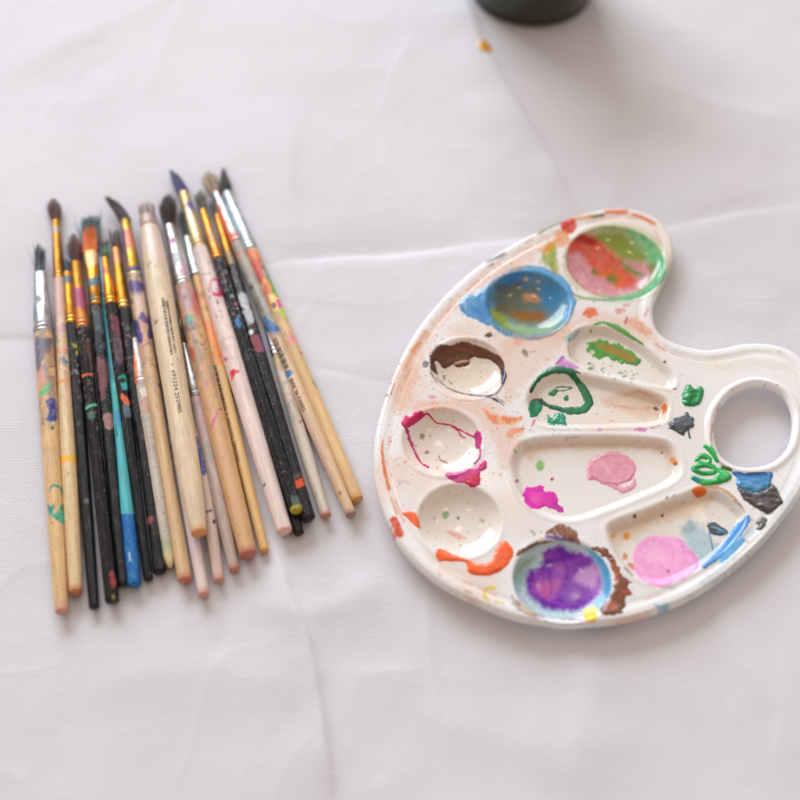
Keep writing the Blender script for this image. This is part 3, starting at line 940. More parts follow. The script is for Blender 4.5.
dab(WOBJ['ring'], 'dark green paint ring', 0.0007,
    [S(DGR, [(531, 391, 3.4), (535, 383, 4.5), (543, 375, 6), (555, 370, 7.5), (567, 371, 7), (574, 377, 6), (581, 386, 7), (587, 396, 9), (588, 404, 9), (580, 410, 9), (567, 410.5, 6.5), (556, 408, 4), (546, 405, 3), (541, 399, 3)], nz=.9),
     S(DGR, [(570, 370, 5), (580, 373, 1.6)], nz=.4), P((18, 128, 92), [(529, 408), (531, 402), (538, 399), (543, 404), (541, 412), (537, 416), (531, 417), (528, 413)], nz=1.6)],
    [P((46, 44, 38), [(530, 392), (535, 388), (539, 396), (543, 404), (536, 402), (531, 398)], soft=1.6, nz=1.4), P((34, 122, 84), [(576, 404), (588, 398), (590, 408), (580, 413), (562, 411)], soft=2.5, alpha=.7)], ridge=.5, ramp=1.8)
dab(WOBJ['ring'], 'small dark green drip inside the ring', 0.0004, [P((32, 122, 70), [(548, 394), (552, 390), (558, 390), (554, 396)], nz=.6), S((40, 120, 70), [(553, 391, 1.5), (558, 387, 1.5), (572, 387.5, 1.6), (566, 390, 1.4), (557, 391, 1.4)], nz=.3), E((30, 125, 80), 566, 398, 2.4, 2.8, nz=.6)], ramp=1.2)
dab(WOBJ['ring'], 'teal green paint scribble', 0.0008, [P((22, 138, 108), [(547, 413), (551, 417), (557, 413), (565, 415), (566, 421), (567, 426), (561, 425), (556, 425), (550, 425), (547, 420)], nz=1.6)], [S((120, 190, 170), [(551, 422, 1), (558, 418, 1), (562, 421, 1)], soft=.8, alpha=.8)], ridge=.7, rf=.3)
dab(WOBJ['leaf'], 'olive green paint patch', 0.0006, [P((70, 146, 56), [(586, 350), (588, 343), (597, 340), (606, 340), (610, 344), (617, 343), (624, 348), (632, 352), (640, 360), (637, 365), (627, 364), (615, 361), (607, 357), (600, 359), (594, 357), (590, 353)], nz=2.0, nf=.35)],
    [S((150, 122, 36), [(596, 344, 3), (606, 348, 7), (618, 353, 7), (633, 360, 6)], soft=2.2, nz=1.5), E((226, 216, 200), 592, 352, 2.5, 1.6, 20, alpha=.8)], ridge=.5, ramp=1.6)
dab(tray, 'grass green streak above the olive patch', 0.0004, [S((84, 156, 66), [(594, 324.5, 1.6), (603, 322.5, 3), (618, 328, 4.5), (632, 337, 3.4), (644, 345, 1.2)], nz=.7)], [S((50, 110, 40), [(596, 324, 1), (612, 325, 1)], soft=.8)])
dab(WOBJ['brown'], 'dark brown paint crescent', 0.0007,
    [P((96, 52, 30), [(429, 358), (433, 349), (438, 345), (450, 345), (457, 343), (466, 342), (478, 346), (490, 351), (501, 358), (505, 366), (506, 377), (502, 388), (501, 378), (500, 369), (492, 361), (480, 358), (471, 358), (469, 365), (458, 367), (452, 365), (444, 368), (437, 361), (434, 363), (438, 375), (432, 370)], nz=.9)],
    [P((124, 64, 34), [(440, 358), (455, 352), (468, 352), (478, 350), (470, 346), (452, 349)], soft=3, alpha=.7, nz=2), P((64, 62, 90), [(503, 366), (507, 376), (503, 388), (500, 380)], soft=1.6, alpha=.8), S((222, 180, 140), [(452, 365.5, 1.2), (460, 362.5, 2), (468, 361.5, 1)], soft=.8)], ridge=.4, ramp=1.6)
MG = (200, 8, 96)
dab(WOBJ['magenta'], 'thick magenta clump and thin magenta outline', 0.0006,
    [P(MG, [(402, 424), (405, 416), (410, 417), (414, 411), (421, 411), (423, 417), (418, 421), (413, 425), (407, 428)], nz=1.2), S(MG, [(422, 417, 2.4), (427, 413.5, 1.8), (431, 417, 1.6), (437, 423, 1.6), (450, 425, 1.8), (462, 431, 1.8), (474, 437, 1.8)], nz=.5),
     S(MG, [(452, 426, 1.4), (458, 431, 1.4), (461, 436, 1.2), (466, 438, 1)], nz=.4), P((190, 40, 120), [(474, 434), (478, 430.5), (482, 436), (481, 446), (477, 449), (475, 442)], nz=.8), S((180, 60, 140), [(480, 446, 2), (480, 456, 2), (474, 464, 2)], nz=.5),
     S((176, 40, 112), [(406, 427, 3), (410, 440, 2.6), (415, 452, 2.2), (421, 463, 2), (428, 467, 2)], nz=.7)], ramp=1.1)
dab(tray, 'pink magenta paint smear between two round wells', 0.0007, [P((206, 60, 136), [(446, 474), (460, 471), (472, 468), (485, 460), (486, 469), (480, 472), (481, 481), (473, 487), (464, 483), (452, 481)], nz=1.5)],
    [P((196, 26, 76), [(466, 478), (478, 474), (480, 482), (472, 487), (463, 483)], soft=2, nz=1.5), P((160, 40, 120), [(448, 476), (458, 476), (456, 480)], soft=1.5)], ridge=.5)
ORG = (240, 96, 40)
dab(tray, 'orange paint mark on the left rim', 0.0005, [P(ORG, [(402, 513), (409, 511), (415, 513), (419, 522), (420, 529), (413, 524), (407, 518)], nz=.6)])
dab(tray, 'orange curved paint smear below the plain well', 0.0007, [P(ORG, [(437, 549), (452, 554), (466, 559), (477, 564), (488, 562), (494, 555), (498, 545), (506, 541), (513, 551), (511, 560), (503, 569), (492, 575), (480, 576), (469, 573), (465, 562), (450, 561), (438, 560)], nz=.9)],
    [S((214, 70, 30), [(470, 571, 1.5), (484, 574, 1.5), (500, 568, 1.5)], soft=1.2, alpha=.7), S((246, 140, 90), [(470, 564, 1.5), (488, 566, 2), (500, 556, 2)], soft=1.5, alpha=.6)], ridge=.5)
PK = (222, 150, 170)
dab(WOBJ['dollop'], 'dusty pink paint dollop', 0.0006, [E(PK, 612, 468.5, 24.5, 16.5, nz=1.4, nf=.1), P((216, 158, 172), [(602, 483), (622, 486), (634, 478), (636, 485), (629, 492), (621, 493), (610, 487)], nz=1.0), P(PK, [(587, 468), (592, 462), (594, 478), (588, 480)], nz=.6)],
    [S((226, 176, 186), [(600, 462, 2), (608, 470, 3), (604, 478, 2)], soft=2, alpha=.7), S((196, 128, 146), [(590, 476, 1.2), (605, 485, 1.4), (622, 485, 1.4), (636, 474, 1.2)], soft=1)], ridge=.25, rf=.08, rim=0.0002, ramp=5)
dab(WOBJ['dollop'], 'vivid magenta paint splash', 0.0004, [P((212, 32, 166), [(523, 494), (526, 486), (530, 488), (536, 486), (542, 486), (546, 492), (553, 492), (558, 499), (558, 504), (564, 508), (561, 513), (555, 510), (545, 507), (534, 509), (525, 504)], nz=1.3)],
    [P((170, 30, 150), [(553, 502), (559, 503), (564, 509), (560, 513), (553, 507)], soft=1.4, alpha=.8), P((226, 60, 176), [(528, 496), (540, 492), (546, 500), (534, 504)], soft=3, alpha=.7)], ramp=1.4)
dab(WOBJ['pink'], 'candy pink paint puddle', 0.0002, [P((236, 164, 212), [(633, 552), (641, 541), (656, 535), (670, 537), (681, 540), (690, 548), (697, 558), (699, 568), (687, 577), (671, 584), (658, 586), (645, 582), (636, 573), (633, 562)], nz=1.2, nf=.1)],
    [E((242, 186, 222), 655, 556, 9, 6, soft=5, alpha=.7), S((206, 130, 206), [(681, 541, 1.5), (684, 551, 1.5), (693, 553, 1.4), (690, 545, 1.2)], soft=1), S((226, 130, 200), [(690, 550, 2), (697, 562, 2), (697, 569, 2)], soft=1.5), S((196, 190, 226), [(674, 582, 2), (690, 570, 2.5), (694, 560, 1.5)], soft=1.5, alpha=.7), E((150, 40, 60), 668.5, 571, 1.2, 1.2)], ridge=.15, ramp=2)
dab(WOBJ['pink'], 'sky blue brush stroke up the right wall', 0.0005, [S((72, 150, 214), [(748, 518, 6), (738, 531, 10), (726, 547, 9), (716, 557, 6), (703, 567, 4)], nz=1.3), S((96, 174, 222), [(742, 540, 5), (730, 552, 7), (722, 560, 5)], nz=1.5)],
    [S((24, 104, 184), [(748, 517, 3), (736, 532, 2.5), (722, 550, 2), (703, 568, 3)], soft=1.2), S((130, 190, 226), [(734, 540, 1.2), (724, 552, 1.2)], soft=1)], ridge=.5, ramp=1.6)
dab(WOBJ['pink'], 'blue black paint fleck', 0.0007, [P((62, 78, 92), [(707, 524), (715, 522.5), (722, 527), (728, 532), (720, 536), (712, 534), (708, 529)], nz=.9), S((110, 160, 196), [(709, 532, 1.2), (712, 545, 1.6), (713, 551, .8)], nz=.3), S((110, 170, 206), [(724, 534, 1.2), (734, 534, .8)], nz=.3)],
    [S((130, 170, 190), [(712, 527, 1), (722, 531, 1.2)], soft=1), S((70, 130, 186), [(718, 533, 2), (727, 531, 2)], soft=1.4)], ridge=.6, rf=.3)
dab(tray, 'rust brown paint crust right of the purple well', 0.0009, [P((122, 70, 46), [(590, 548), (603, 548), (613, 556), (620, 570), (626, 579), (633, 582), (627, 586), (633, 593), (624, 598), (625, 606), (621, 613), (607, 615), (600, 611), (606, 602), (613, 590), (614, 575), (608, 560), (598, 553)], nz=1.6)],
    [E((186, 110, 100), 612, 606, 6, 4, soft=2, alpha=.7), P((170, 90, 40), [(612, 562), (619, 572), (616, 586), (613, 580)], soft=2.5, alpha=.8), S((196, 70, 40), [(622, 592, 2), (630, 594, 2)], soft=1.5)], ridge=.35, rf=.2)
dab(tray, 'blue paint spilling left of the blue well', 0.0006, [P((88, 150, 194), [(460, 308), (462, 299), (468, 295), (476, 295), (484, 288), (490, 285), (488, 300), (491, 320), (488, 326), (478, 320), (466, 315)], nz=1.2, col2=(60, 130, 190))],
    [S((150, 190, 210), [(464, 300, 2), (466, 310, 2)], soft=1.6, alpha=.8), S((44, 116, 190), [(472, 308, 3), (484, 319, 3)], soft=2, alpha=.8)], ridge=.5)
dab(tray, 'blue paint spilling right of the blue well', 0.0004, [P((72, 140, 196), [(560, 276), (572, 291), (573, 298), (577, 303), (570, 312), (562, 322), (566, 305), (566, 292), (552, 280)], nz=1.3, col2=(90, 160, 210)), P((80, 150, 200), [(520, 271), (535, 268), (548, 270), (556, 277), (548, 281), (530, 274)], nz=1.2)], ridge=.5)
dab(tray, 'yellow paint drip at the bottom rim', 0.0007, [P((240, 204, 36), [(584, 610), (590, 607), (597, 608), (596, 617), (598, 625), (597, 632), (588, 632), (587, 622), (584, 617)], nz=.8)], [E((200, 160, 20), 590, 613, 3, 2, soft=1.5, alpha=.6)], ridge=.4)

# ================================================================== brushes
WD = (228, 190, 134)         # bare wood
PW = (222, 196, 180)         # pale stained wood
BK = (52, 50, 56)            # black lacquer
GOLD, SILV = (206, 140, 52), (205, 205, 205)
TAN = (214, 178, 130)


def band(col, pts, w, **k):
    return S(col, pts, w, **k)


def build_brush(b):
    hx, hy = b['head']
    ex, ey = b['end']
    # radii from pixel widths
    e0 = at(ex, ey, 0.003)
    re = b['hw'][-1][1] / 2 / pxscale(e0)
    h0 = at(hx, hy, 0.003)
    rmaxw = max(w for _, w in b['hw'])
    rh = max(b['fw'][1], b['hw'][0][1]) / 2 / pxscale(h0)
    ph = at(hx, hy, rh + b.get('lh', 0))
    pe = at(ex, ey, re + b.get('le', 0))
    L = np.linalg.norm(pe - ph)
    a = (pe - ph) / L
    n = np.array([0, 0, 1.0]) - a * a[2]
    n /= np.linalg.norm(n)
    s = np.cross(n, a)
    if s[0] < 0:
        s = -s
    ts = np.linspace(-0.3, 1.0, 1301)
    vs = proj(ph[None, :] + a[None, :] * (ts * L)[:, None])[1]

    def t_of(v):
        return float(np.interp(v, vs, ts))

    tf = t_of(b['fb'])
    root_loc = (ph + pe) / 2
    root_loc = np.array([root_loc[0], root_loc[1], 0.0])
    root = empty('paintbrush', root_loc, b['label'], 'paintbrush', 'used paintbrushes laid side by side on the cloth')
    seed = b['id'] * 17

    def ring_mesh(stations, m, shape=None, flat=None):
        V = []
        phi = np.linspace(0, 2 * math.pi, m, endpoint=False)
        for t, r in stations:
            c = ph + a * (t * L)
            rs = r * (shape(phi) if shape is not None else np.ones(m))
            fs, fn = flat(t) if flat else (1, 1)
            V.append(c[None, :] + s[None, :] * (rs * np.cos(phi) * fs)[:, None] + n[None, :] * (rs * np.sin(phi) * fn)[:, None])
        return np.concatenate(V), phi

    # ---- handle
    hy_ = [p[0] for p in b['hw']]
    hr_ = []
    for v, w in b['hw']:
        w = w * (1.07 if b.get('hex') else 1.02)
        c = ph + a * (t_of(v) * L)
        hr_.append(w / 2 / pxscale(c))
    t_end = 1.0
    tk = [t_of(v) for v in hy_]
    nst = int((t_end - tf) * L / 0.0006)
    tt = np.linspace(tf - 0.004, t_end, nst)
    # smooth radius interpolation
    rr = np.interp(tt, tk, hr_)
    ker = np.hanning(31)
    ker /= ker.sum()
    rr = np.convolve(np.pad(rr, 15, mode='edge'), ker, mode='valid')
    point = b.get('point', 0.0)
    endr = rr[-1]
    capl = endr * (0.55 + 2.4 * point)
    dist = (t_end - tt) * L
    k = np.clip(dist / capl, 0, 1)
    rr = rr * np.power(np.clip(1 - (1 - k) ** (2.6 if not point else 1.7), 0.0, 1), 0.5) 
    rr[-1] = 0.00005
    st = list(zip(tt, rr))
    m = 48
    hexs = None
    if b.get('hex'):
        def hexs(phi):
            q = (phi + b.get('rot', 0.3)) % (math.pi / 3) - math.pi / 6
            hx_ = math.cos(math.pi / 6) / np.cos(q)
            return 0.10 + 0.90 * np.minimum(hx_ * 1.10, 1.06 + 0 * hx_)
    V, phi = ring_mesh(st, m, hexs)
    u = np.repeat(tt * L * 1000, m)
    vv = np.tile(np.arange(m), nst) * (2 * math.pi / m) * np.mean(hr_) * 1000
    pu, pv = proj(V)
    col = np.tile(lin(b['col']), (len(V), 1))
    if not b.get('hex') and not b.get('lac'):
        g = fbm(u * 0.06, vv * 1.1, seed % 50, 4)
        g9 = fbm(u * 0.14, vv * 3.6, (seed + 5) % 50, 3)
        col = col * (0.56 + 0.36 * g + 0.30 * g9)[:, None]
        g2 = sstep(0.5, 0.72, fbm(u * 0.035, vv * 0.25, (seed + 3) % 50, 3))[:, None] * b.get('stain', 0.38)
        col = col * (1 - g2) + lin(b.get('staincol', (208, 162, 132)))[None, :] * g2
    else:
        g = fbm(u * 0.10, vv * 1.4, seed % 50, 4)
        col = col * (0.75 + 0.5 * g)[:, None]
        sc = sstep(0.66, 0.74, fbm(u * 0.12, vv * 2.2, (seed + 7) % 50, 3))[:, None] * b.get('scuff', 0.35)
        col = col * (1 - sc) + lin((92, 88, 96))[None, :] * sc
    up = sstep(tf + 0.62 * (1 - tf), tf + 0.12 * (1 - tf), np.repeat(tt, m))
    for dens, size, cols in b.get('specks', [(0.285, 1.0, [(90, 80, 110), (190, 90, 90), (80, 130, 120), (120, 90, 60)])]):
        c2 = specks(col, u, vv, dens, size, cols, (seed + 11) % 60)
        col = col * (1 - up[:, None]) + c2 * up[:, None]
        c3 = specks(col, u + 9, vv, dens - 0.075, size * 0.8, [(120, 120, 128), (90, 90, 96)] if b.get('hex') else [(150, 100, 80), (110, 90, 90), (190, 140, 120)], (seed + 19) % 60)
        col = col * up[:, None] + c3 * (1 - up[:, None])
    big = specks(col, u * 0.8 + 40, vv, b.get('big', 0.31), 2.3, b.get('bigc', [(150, 110, 120), (120, 120, 135), (196, 120, 96), (110, 140, 130)] if not b.get('hex') else [(140, 84, 96), (84, 108, 126), (150, 104, 84), (92, 90, 98), (110, 140, 136)]), (seed + 31) % 60, alpha=.55)
    if b.get('big', 1):
        col = col * (1 - up[:, None]) + big * up[:, None]
    if not b.get('hex') and not b.get('lac'):
        smear = sstep(0.48, 0.60, fbm(u * 0.16 + 9, vv * 0.45, (seed + 41) % 60, 4)) * up * b.get('smear', 0.75)
        pick = sstep(0.4, 0.6, fbm(u * 0.07, vv * 0.2, (seed + 43) % 60, 2))[:, None]
        sc_ = lin(b.get('smA', (128, 116, 126))) * pick + lin(b.get('smB', (200, 140, 124))) * (1 - pick)
        col = col * (1 - smear[:, None]) + sc_ * smear[:, None]
    if 'tail' in b:                                     # dipped or bare wood at the very end
        tc, tl = b['tail']
        w = sstep(tl * 1.7, tl * 0.35, np.repeat(dist * 1000, m) + 1.6 * (fbm(u * .8, vv * .9, 5, 2) - .5))[:, None]
        col = col * (1 - w) + lin(tc)[None, :] * w
    col = paint(col, pu, pv, b.get('paint', []), dry=0.25)
    o = mesh_obj('handle', V, grid_faces(nst, m), M['lacquer'] if (b.get('hex') or b.get('lac')) else M['wood'], root, np.clip(col, 0, 1), origin=root_loc)
    # ---- ferrule
    r0 = b['fw'][0] / 2 / pxscale(ph)
    cf = ph + a * (tf * L)
    r1 = b['fw'][1] / 2 / pxscale(cf)
    fl = tf * L
    nf = max(40, int(fl / 0.0004))
    tt2 = np.linspace(0, tf, nf)
    dd = (tf - tt2) * L
    kk = tt2 / tf
    rr2 = r0 + (r1 - r0) * sstep(0.0, 0.85, kk)
    for c in b.get('crimp', (0.0016, 0.0042)):
        rr2 = rr2 * (1 + 0.085 * np.exp(-((dd - c) / 0.0009) ** 2))
        rr2 = rr2 * (1 - 0.06 * np.exp(-((dd - c - 0.0014) / 0.0005) ** 2))
    flat = None
    fk = b.get('flat', 0)
    if fk:
        flat = lambda t: (1.0, 1 - (1 - fk) * (1 - float(sstep(0, tf * 0.8, np.array(t)))))
    st2 = [(0.0, rr2[0] * 0.6), (0.0, rr2[0] * 0.97)] + list(zip(tt2, rr2)) + [(tf, rr2[-1] * 0.96), (tf, hr_[0] * 0.9)]
    m2 = 40
    V2, _ = ring_mesh(st2, m2, None, flat)
    pu2, pv2 = proj(V2)
    col2 = np.tile(lin(b['fcol']) * 0.72, (len(V2), 1))
    cov = np.full(len(V2), b.get('fcover', 0.0))
    u2 = np.repeat([q[0] * L * 1000 for q in st2], m2)
    v2 = np.tile(np.arange(m2), len(st2)) * 2 * math.pi / m2 * r1 * 1000
    tar = sstep(0.45, 0.75, fbm(u2 * 0.35, v2 * 0.5, (seed + 2) % 50, 3))[:, None] * 0.6
    col2 = col2 * (1 - tar * 0.55)
    for dens, size, cols in b.get('fspecks', [(0.27, 1.3, [(190, 110, 80), (110, 100, 110), (80, 100, 104), (150, 90, 60)])]):
        col2 = specks(col2, u2, v2, dens, size, cols, (seed + 23) % 60, cov)
    col2 = paint(col2, pu2, pv2, b.get('fpaint', []), cov, dry=0.35)
    mesh_obj('ferrule', V2, grid_faces(len(st2), m2), M['metal'], root, np.clip(col2, 0, 1), alpha=np.clip(cov, 0, 1), origin=root_loc)
    # ---- bristles
    br = b['br']
    rng = np.random.default_rng(seed + 1)
    tipz = br.get('z', ph[2] * 0.75)
    tip = at(br['tip'][0], br['tip'][1], max(tipz, 0.0012))
    BL_ = np.linalg.norm(tip - ph)
    wid = br['w'] / 2 / pxscale(ph)
    mid = (ph - a * BL_ * 0.5) * 0.45 + (ph + tip) * 0.5 * 0.55
    NC = br.get('clumps', 4)
    clen = rng.uniform(0.68, 1.0, NC)
    ns = int(br.get('n', 230) * 0.85)
    V3, F3, K3 = [], [], []
    segs = 7
    clumps = rng.normal(0, 1, (12, 2))
    for i in range(ns):
        rho = math.sqrt(rng.random())
        ang = rng.random() * 2 * math.pi
        ax, an = rho * math.cos(ang), rho * math.sin(ang)
        kind = br['kind']
        spread = wid
        tlen = 1.0
        if kind == 'mop':
            tlen = (1 - 0.30 * rho ** 2) * rng.uniform(0.80, 1.0)
        elif kind == 'flat':
            tlen = rng.uniform(0.84, 1.0)
        elif kind == 'spiky':
            cl = int(min(max((ax + 1) / 2, 0), 0.999) * NC)
            tlen = clen[cl] * rng.uniform(0.85, 1.0)
        elif kind == 'angled':
            tlen = (0.70 + 0.30 * (0.5 - 0.5 * ax)) * rng.uniform(0.92, 1.0)
        elif kind == 'pointed':
            tlen = (1 - 0.45 * rho ** 1.5) * rng.uniform(0.9, 1.0)
        flatn = fk if fk else 1.0
        wild = rng.random() < br.get('wild', 0.12)
        wx, wn = rng.normal(0, 1, 2)
        rows = []
        for q in range(segs + 1):
            t = q / segs * tlen
            c = ph * (1 - t) ** 2 + 2 * mid * t * (1 - t) + tip * t * t
            if kind == 'mop':
                f = 0.85 + (br.get('bulge', 1.7) - 0.85) * math.sin(min(t * 1.6, 1) * math.pi * 0.5)
                f *= (1 - 0.62 * max(0, (t - 0.5) / 0.5) ** 2.0)
            elif kind == 'flat':
                f = 0.92 + 0.12 * t
            elif kind == 'spiky':
                f = 0.95 + 0.25 * t
            elif kind == 'angled':
                f = 1.05 - 0.85 * t ** 2.0
            else:
                f = 0.75 + 0.3 * math.sin(min(t * 1.6, 1) * math.pi * .75)
                f *= (1 - 0.9 * max(0, (t - 0.25) / 0.75) ** 1.1)
            px_, pn_ = ax * f * spread, an * f * r0 * (flatn if kind != 'mop' else 0.95) * 0.95
            if kind == 'spiky':
                g = t ** 0.9 * 0.86
                px_ = px_ * (1 - g) + g * ((cl + .5) / NC * 2 - 1 + 0.08 * clumps[cl][0]) * spread * 1.25
                pn_ = pn_ * (1 - g * .5)
            jit = br.get('jit', 0.20) * t * spread * (4.0 if wild else 1.0)
            rows.append(c + s * (px_ + jit * wx) + n * (pn_ + 0.6 * jit * wn))
        rows = np.array(rows)
        rows[:, 2] = np.maximum(rows[:, 2], 0.0004)
        if rows.shape[0]:
            rad = br.get('rad', 0.00024) * rng.uniform(0.6, 1.3)
            d0 = rows[-1] - rows[0]
            d0 /= np.linalg.norm(d0)
            e1 = np.cross(d0, [0, 0, 1.0])
            e1 /= np.linalg.norm(e1)
            e2 = np.cross(d0, e1)
            b0 = sum(len(x_) for x_ in V3)
            ring = []
            for q in range(segs + 1):
                rq = rad * (1 - 0.75 * (q / segs) ** 2)
                for w_ in range(3):
                    ring.append(rows[q] + rq * (e1 * math.cos(w_ * 2.094) + e2 * math.sin(w_ * 2.094)))
            V3.append(np.array(ring))
            F3.append(grid_faces(segs + 1, 3) + b0)
            mixv = rng.random()
            tq = np.repeat(np.arange(segs + 1) / segs, 3)[:, None]
            cA, cB = lin(br['col']), lin(br.get('tipcol', br['col']))
            cc = (cA * (1 - tq) + cB * tq) * (0.6 + 0.75 * mixv)
            K3.append(cc * (0.5 + 1.3 * rng.random() ** 2.0))
    V3 = np.concatenate(V3)
    K3 = np.concatenate(K3)
    if br.get('paint'):
        pu3, pv3 = proj(V3)
        K3 = paint(K3, pu3, pv3, br['paint'])
    mesh_obj('bristles', V3, np.concatenate(F3), M['bristle'], root, np.clip(K3, 0, 1), origin=root_loc)
    # ---- printing on the handle
    toc = CAM - (ph + pe) / 2
    toc = toc - a * (toc @ a)
    toc /= np.linalg.norm(toc)
    side = np.cross(a, toc)
    if side[0] < 0:
        side = -side
    pv_list, pf_list = [], []
    cnt = 0

    def wrap(mesh_v, mesh_f):
        nonlocal cnt
        pv_list.append(np.array(mesh_v))
        pf_list.extend([tuple(i + cnt for i in f) for f in mesh_f])
        cnt += len(mesh_v)

    def surf(t, ang, lift=0.00006):
        r = float(np.interp(t, tt, rr)) + lift
        return ph + a * (t * L) + (toc * math.cos(ang) + side * math.sin(ang)) * r

    for v0, v1, o0, o1, sd in b.get('barcode', []):
        rg = np.random.default_rng(sd)
        t0, t1 = t_of(v0), t_of(v1)
        p = t0
        while p < t1:
            wbar = rg.choice([0.0003, 0.0006, 0.0009]) / L
            q = min(p + wbar, t1)
            k_ = 7
            vs_ = [surf(p, o0 + (o1 - o0) * i / k_) for i in range(k_ + 1)] + [surf(q, o0 + (o1 - o0) * i / k_) for i in range(k_ + 1)]
            wrap(vs_, [(i, i + 1, k_ + 2 + i, k_ + 1 + i) for i in range(k_)])
            p = q + rg.choice([0.0003, 0.0005, 0.0007]) / L
    for txt, v0, v1, o0, o1 in b.get('text', []):
        cu = bpy.data.curves.new('handle_text', 'FONT')
        cu.body = txt
        cu.size = 1.0
        cu.resolution_u = 3
        tmp = bpy.data.objects.new('handle_text', cu)
        C.objects.link(tmp)
        dg = bpy.context.evaluated_depsgraph_get()
        tmp.update_tag()
        dg.update()
        tm = bpy.data.meshes.new_from_object(tmp.evaluated_get(dg))
        vv_ = np.array([v.co[:] for v in tm.vertices])
        ff_ = [tuple(p.vertices) for p in tm.polygons]
        bpy.data.objects.remove(tmp)
        bpy.data.meshes.remove(tm)
        bpy.data.curves.remove(cu)
        t0, t1 = t_of(v0), t_of(v1)
        xm = vv_[:, 0].max()
        ym = max(vv_[:, 1].max(), 0.1)
        wrap([surf(t0 + (t1 - t0) * x_ / xm, o0 + (o1 - o0) * y_ / ym, 0.00009) for x_, y_, _ in vv_], ff_)
    if pv_list:
        pr = mesh_obj('printed_code', np.concatenate(pv_list), pf_list, M['ink'], root, origin=root_loc, smooth=False)
        pr.parent = o
        pr.location = (0, 0, 0)
    return root


